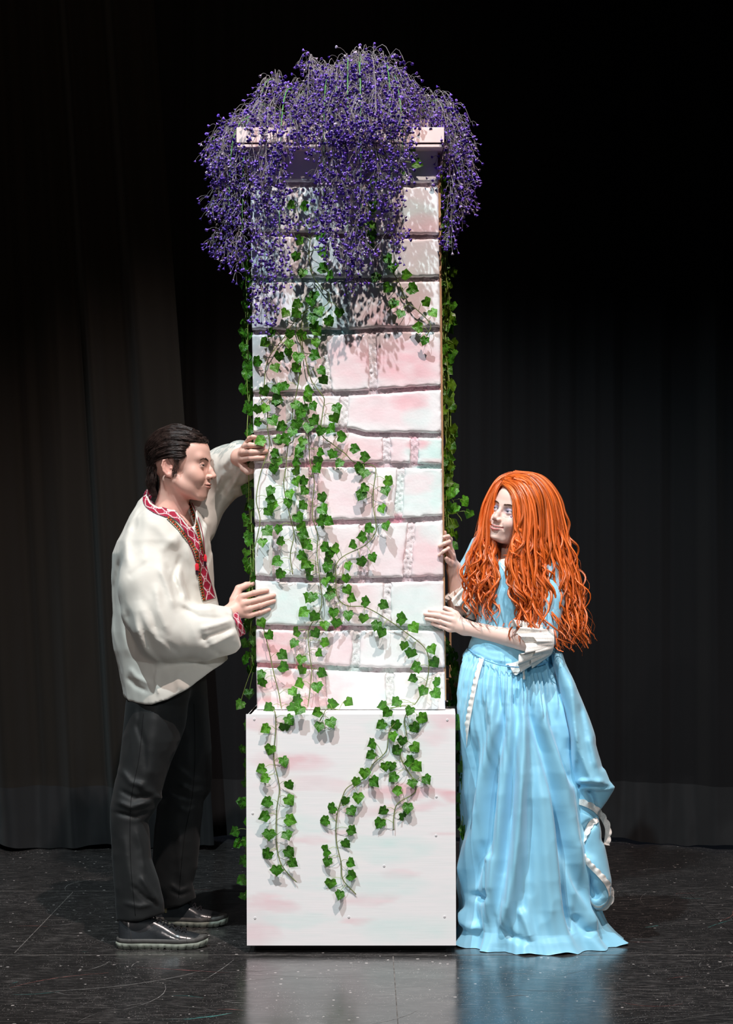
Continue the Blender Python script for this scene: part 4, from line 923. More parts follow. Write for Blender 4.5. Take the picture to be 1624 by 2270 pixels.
# ================================================================ the man
def P1(j): return P(*j)
def hand_sdf(p, wrist, mcps, fingers, thumb, rw=0.024, rp=0.0125, rf=0.0078, side=None):
    """mcps: four knuckles; fingers: per finger PIP, DIP, tip; thumb: base, MCP, IP, tip. All world points."""
    d = None
    for m in mcps:
        e = s_cap(p, wrist + (m - wrist) * 0.22, m, rp * 1.15, rf * 1.12); d = e if d is None else smin(d, e, 0.010)
    for a, b in zip(mcps[:-1], mcps[1:]): d = smin(d, s_cap(p, a * .9 + wrist * .1, b * .9 + wrist * .1, rf * 1.0), 0.008)
    for m, f, sc in zip(mcps, fingers, (1.0, 1.04, 1.0, 0.86)):
        r = rf * sc; pts = [m] + list(f)
        e = s_chain(p, pts, [r * 1.12, r * 1.05, r * 0.97, r * 0.86][:len(pts)], 0.002)
        e = smin(e, s_sph(p, f[0], r * 1.12), 0.003); e = smin(e, s_sph(p, m + (f[0] - m) * .15, r * 1.25), .006); d = smin(d, e, 0.0028)
    r = rf * 1.15; d = smin(d, s_chain(p, thumb, [r * 1.75, r * 1.25, r * 1.08, r * 0.85], 0.004), 0.005)
    d = smin(d, s_sph(p, wrist, rw), 0.02)
    return d
def nails(pairs, parent, r):
    """a nail on every finger tip: pairs of (tip, joint before it, outward normal)"""
    mb = MB()
    for tip, pre, nr in pairs:
        t = nrm(tip - pre); nr = nrm(nr - t * (nr @ t)); s = np.cross(t, nr); V = []
        for i in range(5):
            for j in range(5):
                u = (j - 2) / 2; v = i / 4
                V.append(tip + t * (r * 0.72 - v * r * 1.25) + s * u * r * 0.52 * (1 - 0.25 * (v < .1)) + nr * (r * 0.86 - r * 0.26 * u * u - 0.12 * r * (v < .2)))
        mb.add(V, [(a * 5 + b, a * 5 + b + 1, a * 5 + b + 6, a * 5 + b + 5) for a in range(4) for b in range(4)])
    return mb.build('fingernails', M_nail, parent)
M_nail = mat('fingernail', (0.80, 0.56, 0.50), 0.25, 0.5)
def mid3(a, b, t=0.5, off=(0, 0, 0)): return a * (1 - t) + b * t + np.array(off)
def skin_cols(V, knuck, base, rose, w=0.012, st=0.45):
    c = np.broadcast_to(np.array(base, float), V.shape).copy()
    for k in knuck:
        a = (st * np.clip(1 - np.linalg.norm(V - k, axis=1) / w, 0, 1))[:, None]; c = c * (1 - a) + np.array(rose) * a
    return c
def fold_field(p, folds):
    """raised (+) or sunk (-) lines given by rows of the photographed cloth; acts along the surface normal, fades with depth"""
    s = (p[..., 1] + D0) / D0; X = p[..., 0] / s * PPM + CX; Z = HY - (p[..., 2] - CAMH) / s * PPM
    out = np.zeros(X.shape, np.float32)
    for pts, wd, a in folds:
        dmin = np.full(X.shape, 1e9, np.float32)
        env = np.zeros(X.shape, np.float32); n = len(pts) - 1
        for i, ((x0, y0), (x1, y1)) in enumerate(zip(pts[:-1], pts[1:])):
            vx, vy = x1 - x0, y1 - y0; t = np.clip(((X - x0) * vx + (Z - y0) * vy) / (vx * vx + vy * vy), 0, 1)
            dd = (X - x0 - t * vx) ** 2 + (Z - y0 - t * vy) ** 2; nearer = dd < dmin; g = (i + t) / n
            env = np.where(nearer, np.clip(np.minimum(g, 1 - g) * 5 + .12, 0, 1), env); dmin = np.minimum(dmin, dd)
        out += a * env * np.exp(-dmin / (wd * wd))
    return out
def s_loft(p, rows, mn=0.02):
    """rows: (py, left px, right px, centre depth, half depth) down a garment"""
    R = np.array(rows, float); cy = R[:, 3]; s = (cy + D0) / D0
    z = CAMH + (HY - R[:, 0]) / PPM * s; xl = (R[:, 1] - CX) / PPM * s; xr = (R[:, 2] - CX) / PPM * s
    o = np.argsort(z); z, xl, xr, cy, ry = z[o], xl[o], xr[o], cy[o], R[o, 4]
    zz = p[..., 2]; f = lambda a: np.interp(zz, z, a).astype(np.float32)
    cx, rx, cyy, ryy = f((xl + xr) / 2), f((xr - xl) / 2), f(cy), f(ry)
    dx, dy = p[..., 0] - cx, p[..., 1] - cyy
    k0 = np.sqrt((dx / rx) ** 2 + (dy / ryy) ** 2); k1 = np.sqrt((dx / rx ** 2) ** 2 + (dy / ryy ** 2) ** 2)
    d = k0 * (k0 - 1) / np.maximum(k1, 1e-5) * 0.92
    return np.maximum(d, np.maximum(zz - z[-1], z[0] - zz))
def cut_below(p, line, Yc=0.3):
    """keeps what is above a hem line given in the photograph (at depth Yc)"""
    L_ = np.array(line, float); s = (p[..., 1] + D0) / D0; X = p[..., 0] / s * PPM + CX; Z = HY - (p[..., 2] - CAMH) / s * PPM
    return (Z - np.interp(X, L_[:, 0], L_[:, 1])) / PPM
def project(fn, px, py, Y0, Y1, it=60):
    """depth at which the camera ray of each pixel meets the surface fn"""
    px = np.asarray(px, float); py = np.asarray(py, float); Y = np.full(px.shape, float(Y0)); hit = np.zeros(px.shape, bool)
    for _ in range(it):
        s = (Y + D0) / D0; p = np.stack([(px - CX) / PPM * s, Y, CAMH + (HY - py) / PPM * s], -1).astype(np.float32)
        d = fn(p); hit |= d < 0.0008; Y = np.where(hit, Y, Y + np.maximum(d, 0.0005) * 0.8)
    return np.minimum(Y, Y1)
def strip(fn, line, width, name, material, parent, Y0, Y1, lift=0.0025, nu=300, nw=18, colfn=None, thick=0.0015, smoothY=True):
    """band sewn on a garment: centre line and width in photograph pixels"""
    c = spline([(a, b) for a, b in line], nu)[:, :2]; t = nrm(np.gradient(c, axis=0)); n = np.stack([-t[:, 1], t[:, 0]], -1)
    w_ = np.interp(np.linspace(0, 1, nu), np.linspace(0, 1, len(np.atleast_1d(width))), np.atleast_1d(width)) if np.ndim(width) else np.full(nu, width)
    u = np.linspace(-0.5, 0.5, nw); X = c[:, None, 0] + n[:, None, 0] * u[None] * w_[:, None]; Yp = c[:, None, 1] + n[:, None, 1] * u[None] * w_[:, None]
    Y = project(fn, X, Yp, Y0, Y1) - lift
    if smoothY:
        for _ in range(6):
            Y[1:-1] = (Y[:-2] + 2 * Y[1:-1] + Y[2:]) / 4; Y[:, 1:-1] = (Y[:, :-2] + 2 * Y[:, 1:-1] + Y[:, 2:]) / 4
    s = (Y + D0) / D0; V = np.stack([(X - CX) / PPM * s, Y, CAMH + (HY - Yp) / PPM * s], -1).reshape(-1, 3)
    ii = np.arange(nu * nw).reshape(nu, nw); Q = np.stack([ii[:-1, :-1], ii[:-1, 1:], ii[1:, 1:], ii[1:, :-1]], -1).reshape(-1, 4)
    d_ = np.concatenate([[0], np.cumsum(np.hypot(*np.diff(c, axis=0).T))])
    C = colfn(np.repeat(d_[:, None], nw, 1), np.repeat(u[None], nu, 0)).reshape(-1, 3) if colfn else None
    mb = MB(); mb.add(V, Q, None, C)
    ring = np.concatenate([ii[0, :], ii[1:, -1], ii[-1, ::-1][1:], ii[::-1, 0][1:-1]]); f_ = V[ring]; g_ = f_ + np.array([0, thick * 3, 0]); m_ = len(ring)
    mb.add(np.vstack([f_, g_]), [(i, (i + 1) % m_, m_ + (i + 1) % m_, m_ + i) for i in range(m_)], None, None if C is None else np.tile(C[ring], (2, 1)))
    return mb.build(name, material, parent)
def embroidery(d, u):
    """crimson band with white zigzags and lozenges and dark edges"""
    c = np.broadcast_to(np.array([0.30, 0.008, 0.035]), d.shape + (3,)).copy()
    per = 30.0; t = (d % per) / per; tri = np.abs(2 * t - 1)
    w1 = np.abs(np.abs(u) - (0.05 + 0.36 * tri)) < 0.045
    w2 = np.abs(np.abs(u) + tri * 0.36 - 0.16) < 0.025
    c[w1] = (0.75, 0.62, 0.62); c[w2 & (tri < 0.5)] = (0.62, 0.30, 0.36)
    e = np.abs(u) > 0.45; c[e] = np.where(((d[e] // 2) % 2 < 1)[:, None], (0.02, 0.015, 0.03), (0.22, 0.18, 0.26))
    return c
def embroidery_side(d, u):
    c = np.broadcast_to(np.array([0.03, 0.015, 0.012]), d.shape + (3,)).copy()
    dots = (np.abs(u) < 0.16) & ((d % 7) < 3.5); c[dots] = (0.55, 0.05, 0.02)
    g = (np.abs(np.abs(u) - 0.3) < 0.07); c[g] = (0.30, 0.20, 0.03); wv = (u > 0.40); c[wv] = np.where(((d[wv] // 2.5) % 2 < 1)[:, None], (0.7, 0.68, 0.6), (0.05, 0.03, 0.02))
    return c

man = empty('person', P(350, 2100, 0.3), 'dark-haired man in white embroidered shirt and black trousers, holding the left edge of the tower', 'person')
YT = YF - 0.0015
# ---- hands
MH1 = dict(wrist=P(516, 1357, 0.205),
    mcps=[P(535, 1323, 0.196), P(542, 1337, 0.190), P(549, 1350, 0.192), P(553, 1364, 0.198)],
    tips=[(P(563, 1314.5, 0.196), P(578, 1311, YT - .008), P(591.5, 1309, YT - .006)), (P(575, 1329, 0.195), P(592, 1324, YT - .008), P(606.5, 1320, YT - .006)),
          (P(576, 1342.5, 0.195), P(592, 1337, YT - .008), P(606.5, 1332.5, YT - .006)), (P(576, 1358, 0.198), P(587, 1354.5, YT - .007), P(596, 1351, YT - .005))],
    thumb=[P(520, 1330, 0.215), P(529, 1305, 0.225), P(546, 1297.5, 0.235), P(559, 1294, 0.242)])
MH2 = dict(wrist=P(529, 1014, 0.30),
    mcps=[P(538, 1018, 0.262), P(537, 1003, 0.255), P(542, 991, 0.262), P(550, 979, 0.275)],
    tips=[(P(556.5, 1015.5, 0.200), P(571, 1015, YT - .010), P(583, 1014.5, YT - .007)), (P(556.5, 1002.5, 0.195), P(575, 1002, YT - .010), P(590.5, 1001, YT - .007)),
          (P(554, 987, 0.200), P(569, 987.5, YT - .010), P(583, 988, YT - .007)), (P(553, 972, 0.225), P(560, 968.5, 0.205), P(567, 969, YT - .005))],
    thumb=[P(537, 1024, 0.29), P(541, 1038, 0.27), P(549, 1045.5, 0.255), P(558, 1045, 0.245)])
# ---- joints
J = dict(neck=P(378, 1120, .36), chest=P(365, 1230, .34), belly=P(370, 1380, .34), pelvis=P(360, 1520, .33), shn=P(335, 1215, .17), shf=P(430, 1150, .47), eln=P(372, 1412, .11), elf=P(503, 1070, .50),
         hipn=P(338, 1560, .24), hipf=P(410, 1550, .41), knn=P(297, 1785, .17), knf=P(408, 1750, .46), ann=P(300, 2050, .115), anf=P(385, 2005, .50))
def man_body(p):
    d = s_cap(p, J['chest'], J['belly'], .11, .10); d = smin(d, s_cap(p, J['belly'], J['pelvis'], .10, .10), .04)
    d = smin(d, s_cap(p, mid3(J['shn'], J['shf'], .12), mid3(J['shn'], J['shf'], .88), .045), .05); d = smin(d, s_cap(p, J['neck'], J['chest'], .055, .09), .04)
    for a, b, ra, rb in (('shn', 'eln', .04, .035), ('shf', 'elf', .05, .04), ('hipn', 'knn', .065, .042), ('hipf', 'knf', .065, .042), ('knn', 'ann', .042, .03), ('knf', 'anf', .042, .03)):
        d = smin(d, s_cap(p, J[a], J[b], ra, rb), .03)
    d = smin(d, s_cap(p, J['eln'], MH1['wrist'], .04, .026), .02); d = smin(d, s_cap(p, J['elf'], MH2['wrist'], .04, .026), .02)
    return d
MR = rotm(0, 0, 78) @ rotm(2, 0, 0)
ms = 1.05; nose = P(478.5, 1056, 0.30); fr = Frame(nose - MR @ (np.array([0, -0.1185, -0.033]) * ms), MR, ms)
MHEAD = fr
def man_head(p):
    l = fr.l(p); d = head_sdf(l, False, 0.12) * ms
    nk = s_chain(p, [fr.w([0, 0.020, -0.055]), mid3(fr.w([0, 0.02, -0.055]), J['neck'], .6, (0.004, 0, 0)), J['neck'] + np.array([-.005, 0, -.05])], [.052, .053, .066], .01)
    d = smin(d, nk, 0.016)
    adam = fr.w([0, -0.022, -0.138]); d = smin(d, s_sph(p, adam, .009), .02)
    # muscle from behind the ear to the pit of the neck
    d = smin(d, s_cap(p, fr.w([-0.052, 0.036, -0.050]), J['neck'] + np.array([0.045, -0.035, -0.03]), .012, .010), .018)
    return d
lo = fr.o - .16; hi = fr.o + .16; lo[2] = J['neck'][2] - .06
V1, Q1 = surface(man_head, lo, hi, .0021); V1 = relax(V1, Q1, 1, .35); C1 = head_color(fr.l(V1.astype(np.float32)), False, .12)
mb = MB(); mb.add(V1, Q1, None, C1)
def hand_piece(mb, H, elbow, rf, base, rose, fore=0.5, rw=.024, re=.036, h=.0017):
    wr = H['wrist']; e2 = mid3(wr, elbow, fore)
    fn = lambda p: smin(hand_sdf(p, wr, H['mcps'], H['tips'], H['thumb'], rw=rw, rf=rf), s_cap(p, wr, e2, rw * 1.0, rw + (re - rw) * fore), .015)
    A = np.array([wr, e2] + H['mcps'] + [q for f in H['tips'] for q in f] + H['thumb'])
    V, Q = surface(fn, A.min(0) - .04, A.max(0) + .04, h); V = relax(V, Q, 1, .3)
    C = skin_cols(V, [f[0] for f in H['tips']] + [f[2] for f in H['tips']] + H['mcps'], base, rose); mb.add(V, Q, None, C); return fn
SK, RO = (0.72, 0.44, 0.36), (0.74, 0.30, 0.26)
hand_piece(mb, MH1, J['eln'], .0092, SK, RO, rw=.028); hand_piece(mb, MH2, J['elf'], .0092, SK, RO, rw=.026)
V3, Q3 = surface(man_body, (-1.15, -.1, 0.02), (-.3, .7, 1.62), .012); mb.add(V3, Q3, None, SK)
body = mb.build('body', M_skin, man)
nails([(f[2], f[1], np.array([0, -1.0, 0.1])) for f in MH1['tips']] + [(f[2], f[1], np.array([0, -1.0, 0.05])) for f in MH2['tips'][:3]], man, .0062)
for s in (-1, 1): eyeball(fr, s, (-18, 4), man, (0.03, 0.02, 0.015))
brows(fr, man, M_browhair, False, 3, drop=0.003)

# ---- shirt
SH_ROWS = [(1078, 345, 405, .37, .05), (1092, 326, 424, .36, .085), (1112, 308, 434, .35, .13), (1150, 291, 450, .34, .19), (1200, 262, 463, .33, .215), (1228, 251, 469, .33, .215), (1300, 249, 473, .33, .205), (1345, 248, 484, .33, .195), (1400, 249, 492, .325, .20), (1440, 253, 502, .32, .205), (1480, 263, 508, .315, .21), (1520, 272, 510, .31, .215), (1575, 280, 512, .31, .22)]
HEM = [(200, 1530), (262, 1535), (284, 1551), (310, 1560), (336, 1562), (370, 1551), (415, 1526), (460, 1491), (512, 1458), (560, 1430)]
SF = [([(300, 1120), (278, 1200), (285, 1260)], 9, .006), ([(330, 1130), (320, 1200), (325, 1260)], 16, .006), ([(283, 1280), (300, 1268), (330, 1242)], 8, -.003), ([(350, 1250), (372, 1300), (388, 1350)], 8, .007), ([(365, 1245), (388, 1290), (405, 1330)], 7, -.006), ([(395, 1250), (400, 1300), (412, 1335)], 9, .006),
      ([(400, 1230), (380, 1290), (390, 1340)], 6, -.003), ([(390, 1330), (440, 1350), (480, 1350)], 7, .004), ([(396, 1345), (440, 1368), (500, 1372)], 5, -.004), ([(380, 1440), (330, 1395), (310, 1330)], 10, .006), ([(400, 1450), (350, 1410), (330, 1340)], 6, -.004),
      ([(266, 1340), (272, 1400), (284, 1460)], 9, .005), ([(284, 1350), (290, 1400), (304, 1460)], 8, -.004), ([(330, 1150), (370, 1190), (400, 1215)], 12, .005), ([(440, 1400), (470, 1440), (490, 1450)], 7, -.004), ([(350, 1480), (420, 1470), (480, 1450)], 10, -.005), ([(300, 1380), (320, 1440), (360, 1480)], 9, .006), ([(410, 1200), (430, 1260), (440, 1310)], 8, .005), ([(345, 1290), (352, 1350), (375, 1410)], 9, .006), ([(300, 1330), (306, 1400), (330, 1460)], 9, .006), ([(285, 1480), (300, 1500), (340, 1520)], 6, .004), ([(280, 1500), (300, 1520), (330, 1535)], 5, -.004), ([(350, 1470), (345, 1510), (352, 1545)], 3, .003), ([(400, 1480), (395, 1510), (400, 1530)], 8, .004),
      ([(440, 1395), (480, 1385), (520, 1372)], 6, .005), ([(440, 1420), (480, 1405), (522, 1390)], 5, -.005), ([(455, 1440), (490, 1420), (524, 1402)], 6, .005), ([(500, 1360), (515, 1368), (522, 1375)], 3, -.003),
      ([(465, 1120), (480, 1080), (500, 1040)], 8, .006), ([(480, 1110), (500, 1075), (520, 1050)], 6, -.006), ([(500, 1100), (518, 1070), (532, 1040)], 6, .006), ([(490, 1040), (510, 1010), (530, 990)], 7, .006), ([(520, 1060), (533, 1030), (538, 1005)], 4, -.005), ([(430, 1240), (455, 1180), (462, 1150)], 8, .005), ([(436, 1290), (455, 1250), (468, 1210)], 6, -.004),
      ([(270, 1230), (256, 1300), (252, 1400)], 8, -.005), ([(420, 1165), (380, 1200), (350, 1225)], 10, .004)]
CUTN = [(300, 1050), (325, 1080), (326, 1100), (334, 1115), (352, 1126), (388, 1131), (398, 1144), (420, 1172), (432, 1168), (436, 1090), (480, 1000)]
CUTF = [(300, 1040), (335, 1070), (360, 1085), (425, 1105), (440, 1090), (470, 1020), (560, 900)]
def tor(p):
    d = s_loft(p, SH_ROWS)
    cav = s_chain(p, [P(392, 1060, .36), P(384, 1100, .355), J['neck'] + np.array([.005, 0, -.05])], [.064, .068, .06], .01)
    d = smax(d, -cav, .006)
    near = np.clip((p[..., 1] - .30) * 14, 0, 1)
    d = smax(d, -cut_below(p, CUTN) + near * .16, .004)
    d = smax(d, -cut_below(p, CUTF), .004)
    d = smax(d, cut_below(p, HEM), .003)
    inner = s_loft(p, [(r[0], r[1] + 14, r[2] - 14, r[3], r[4] - .020) for r in SH_ROWS]); inner = np.maximum(inner, -(cut_below(p, HEM) + .12))
    return smax(d, -inner, .003)
def shirt(p):
    d = tor(p)
    sl = s_chain(p, [P(322, 1232, .20), P(330, 1300, .145), P(352, 1372, .12), P(376, 1404, .115)], [.085, .098, .098, .088], .05)
    sl = smin(sl, s_chain(p, [P(376, 1404, .115), P(450, 1403, .13), P(495, 1398, .165), P(521, 1384, .195)], [.088, .090, .078, .050], .03), .03)
    ax = np.array([.96, 0, .25]); sl = smax(sl, ((p - P(523, 1383.5, .197).astype(np.float32)) @ ax.astype(np.float32)), .006)
    d = smin(d, sl, .022)
    s2 = s_chain(p, [P(425, 1165, .44), P(468, 1085, .48), P(508, 1044, .45), P(536, 1022, .36), P(543, 1018, .33)], [.085, .075, .088, .066, .042], .03)
    d = smin(d, s2, .02)
    s_ = (p[..., 1] + D0) / D0
    q = np.stack([p[..., 0] * 1.0, p[..., 1], p[..., 2] * 0.55], -1)
    rg = lambda m_, f_: (1 - np.abs(vnoise(m_, f_)) * 2.2)
    q2 = np.stack([p[..., 0] + .35 * p[..., 2], p[..., 1], (p[..., 2] - .35 * p[..., 0]) * .32], -1)
    d = d - fold_field(p, SF) * 1.5 - 0.0042 * rg(q2, 13.0) * (.5 + .5 * vnoise(p, 5.0)) - 0.0026 * rg(q2 + 5, 27.0) * (.5 + .5 * vnoise(p + 3, 7.0)) - 0.0025 * fbm(q, 8.0, 2) - 0.0006 * vnoise(q, 60.0)
    return d
V, Q = surface(shirt, (-1.0, -.05, 0.75), (-.35, .72, 1.78), .005); V = relax(V, Q, 1, .4)
M_shirt = mat('white_linen', (0.67, 0.65, 0.59), 0.75, 0.25, sheen=0.15, bump=(900, 0.25, 0.0006), translucent=0.06)
obj('shirt', V, Q, M_shirt, man)
M_emb = mat('embroidered_band', (1, 1, 1), 0.7, 0.3, attr=True, bump=(1500, 0.4, 0.0006))
strip(shirt, [(333, 1089), (327, 1099), (326, 1110), (334, 1121), (350, 1130), (368, 1136), (388, 1139)], 19, 'collar_band', M_emb, man, .0, .5, colfn=embroidery, lift=.004)
strip(shirt, [(384, 1140), (402, 1152), (420, 1178), (436, 1206), (446, 1235), (452, 1270), (460, 1305), (466, 1328)], [17, 18, 17, 15, 15, 19, 23, 24], 'placket', M_emb, man, .0, .6, colfn=embroidery, lift=.004)
strip(shirt, [(372, 1146), (392, 1166), (412, 1190), (430, 1215), (438, 1240), (443, 1280), (450, 1320), (453, 1332)], 8, 'side_braid', M_emb, man, .0, .6, colfn=embroidery_side, lift=.0045, nw=12)
strip(shirt, [(418, 1113), (428, 1140), (438, 1175), (446, 1210), (452, 1240)], [5, 8, 9, 8, 6], 'placket', M_emb, man, .0, .65, colfn=embroidery_side, lift=.004, nw=12)
# cuff
def cuff(name, c0, c1, r0, r1, m, parent, colf=None, rot=0):
    c0, c1 = np.array(c0), np.array(c1); ax = nrm(c1 - c0); a = nrm(np.cross(ax, [0, 1, 0])); b = np.cross(ax, a); nu, nv = 60, 12; V = []
    for i in range(nv):
        t = i / (nv - 1); c = c0 + (c1 - c0) * t; r = r0 + (r1 - r0) * t
        for k in range(nu):
            an = 2 * PI * k / nu; rr = r * (1 + .03 * math.sin(an * 5 + 1)); V.append(c + rr * (a * math.cos(an) + b * math.sin(an)))
    Q = [(i * nu + k, i * nu + (k + 1) % nu, (i + 1) * nu + (k + 1) % nu, (i + 1) * nu + k) for i in range(nv - 1) for k in range(nu)]
    C = None
    if colf:
        u = np.repeat((np.arange(nv) / (nv - 1) - .5)[:, None], nu, 1); d = np.repeat((np.arange(nu) * 2 * PI * r0 / nu * PPM)[None], nv, 0); C = colf(d, u).reshape(-1, 3)
    return obj(name, V, np.array(Q), m, parent, C)
cuff('cuff', P(521, 1384, .197), P(534, 1379, .200), .047, .044, M_emb, man, embroidery)
cuff('cuff', P(538, 1020, .345), P(545, 1017, .325), .040, .037, M_shirt, man)
# ties with tassels
M_tie = mat('crimson_cord', (0.22, 0.01, 0.03), 0.6, 0.3); M_tas = mat('red_tassel', (0.62, 0.02, 0.04), 0.7, 0.2); M_tasd = mat('dark_tassel_fringe', (0.05, 0.015, 0.03), 0.8, 0.2)
for line, tx, ty in (([(405, 1165), (415, 1195), (428, 1225), (436, 1248)], 436, 1250), ([(425, 1115), (440, 1150), (450, 1190), (454, 1228)], 454, 1230)):
    yy = project(shirt, [a for a, b in line], [b for a, b in line], 0.0, .6) - .005; mb = MB()
    pts = np.array([P(a, b, y) for (a, b), y in zip(line, yy)]); tube(mb, spline(pts, 24), .0016, 5); cord = mb.build('neck_tie', M_tie, man)
    mb = MB(); e = pts[-1]; r = np.random.RandomState(4); S = []
    for k in range(46):
        a = r.rand() * 2 * PI; q = np.array([math.cos(a), math.sin(a), 0]) * r.uniform(.002, .006); S.append([e, e + q + [0, -.002, -.008], e + q * 1.1 + [0, -.002, -.024 + r.uniform(-.003, .003)]])
    V, Q = strands(np.array(S), np.full((1, 3), .0012), 3); mb.add(V, Q); o = mb.build('tassel', M_tas, cord)
    S2 = np.array(S)[::2].copy(); S2[:, 0] = S2[:, 2]; S2[:, 1] = S2[:, 0] + [0, 0, -.006]; S2[:, 2] = S2[:, 1] + np.random.RandomState(2).randn(len(S2), 3) * .003 + [0, 0, -.006]
    mb = MB(); V, Q = strands(S2, np.full((1, 3), .0009), 3); mb.add(V, Q); mb.build('tassel_fringe', M_tasd, cord)

# ---- trousers
TN = [(1440, 295, 430, .30, .11), (1500, 288, 428, .28, .12), (1560, 280, 416, .25, .12), (1640, 271, 399, .21, .10), (1700, 264, 374, .19, .088), (1750, 251, 360, .175, .08), (1790, 245, 346, .165, .075), (1820, 245, 328, .16, .072), (1900, 249, 334, .14, .07), (1950, 253, 350, .13, .072), (2000, 257, 363, .125, .074), (2060, 262, 368, .12, .074)]
TFr = [(1440, 335, 448, .36, .11), (1500, 342, 456, .38, .12), (1560, 350, 461, .42, .11), (1640, 350, 466, .44, .09), (1715, 352, 469, .455, .085), (1752, 352, 467, .46, .082), (1778, 350, 451, .465, .078), (1830, 343, 445, .475, .073), (1920, 338, 438, .485, .07), (1960, 340, 426, .49, .07), (1985, 355, 434, .495, .072), (2030, 364, 437, .50, .072)]
TFOLD = [([(300, 1735), (335, 1760), (370, 1775)], 8, .007), ([(262, 1750), (300, 1770), (352, 1760)], 6, -.006), ([(255, 1775), (290, 1790), (340, 1775)], 6, .007), ([(250, 1800), (300, 1812), (328, 1800)], 5, -.006), ([(262, 1700), (290, 1735), (330, 1740)], 7, .006), ([(345, 1560), (335, 1660), (330, 1740)], 18, .007), ([(310, 1560), (306, 1620)], 5, -.003), ([(300, 1600), (320, 1650), (322, 1720)], 6, -.004),
         ([(300, 1830), (315, 1880), (322, 1940)], 9, .006), ([(275, 1850), (285, 1920), (300, 1990)], 9, .005), ([(310, 1940), (330, 1970), (350, 2000)], 7, .008), ([(290, 1960), (320, 1990), (355, 2012)], 5, -.006), ([(268, 2000), (310, 2010), (350, 2000)], 5, .004), ([(250, 1830), (262, 1900), (270, 1980)], 6, -.003),
         ([(395, 1740), (430, 1755), (462, 1750)], 7, .007), ([(375, 1755), (420, 1770), (455, 1768)], 5, -.006), ([(385, 1700), (430, 1730), (465, 1735)], 8, .005), ([(400, 1560), (420, 1640), (425, 1720)], 14, .005), ([(395, 1790), (415, 1800), (445, 1785)], 6, .005), ([(400, 1840), (402, 1900), (400, 1960)], 8, .005), ([(375, 1960), (400, 1975), (430, 1962)], 5, .005), ([(375, 1975), (400, 1985), (430, 1975)], 3, -.003)]
def trouser(p):
    a = smax(s_loft(p, TN), cut_below(p, [(200, 2046), (262, 2041), (310, 2041), (366, 2024), (380, 2020)]), .003)
    a = smax(a, -np.maximum(s_loft(p, [(r[0], r[1] + 11, r[2] - 11, r[3], r[4] - .016) for r in TN]), -(cut_below(p, [(200, 2046), (262, 2041), (310, 2041), (366, 2024), (380, 2020)]) + .05)), .002)
    hm = [(300, 2018), (362, 2014), (400, 2008), (436, 1991), (460, 1985)]
    b = smax(s_loft(p, TFr), cut_below(p, hm), .003)
    b = smax(b, -np.maximum(s_loft(p, [(r[0], r[1] + 11, r[2] - 11, r[3], r[4] - .016) for r in TFr]), -(cut_below(p, hm) + .05)), .002)
    up = np.clip((p[..., 2] - .75) * 6, 0, 1)
    d = np.where(up > 0, smin(a, b, .004 + .03 * up), np.minimum(a, b))
    q = np.stack([p[..., 0], p[..., 1], p[..., 2] * .8], -1)
    return d - fold_field(p, TFOLD) * 1.2 - .0022 * fbm(q, 11.0, 3) - .0012 * (1 - np.abs(vnoise(q, 22.0)) * 2) 
V, Q = surface(trouser, (-.95, -.02, 0.02), (-.4, .66, 1.02), .0048); V = relax(V, Q, 1, .4)
M_trs = mat('black_cotton', (0.0085, 0.0098, 0.0103), 0.6, 0.25, sheen=0.05, bump=(1100, 0.3, 0.0006), var=(9, .75, 1.3))
obj('trousers', V, Q, M_trs, man)
mbs = MB(); M_void2 = mat('seam_thread', (0.009, 0.0095, 0.010), 0.8, 0.1)
# side seam
for line in ([(318, 1580), (308, 1680), (292, 1760), (288, 1830), (290, 1920), (300, 2030)], [(430, 1560), (432, 1680), (425, 1770), (408, 1860), (396, 1990)]):
    c = spline(line, 90)[:, :2]; yy = project(trouser, c[:, 0], c[:, 1], -.1, .7) - .0005; tube(mbs, np.array([P(a, b, y) for (a, b), y in zip(c, yy)]), .0008, 4)
o = mbs.build('side_seam', M_void2, man); o['kind'] = 'stuff'

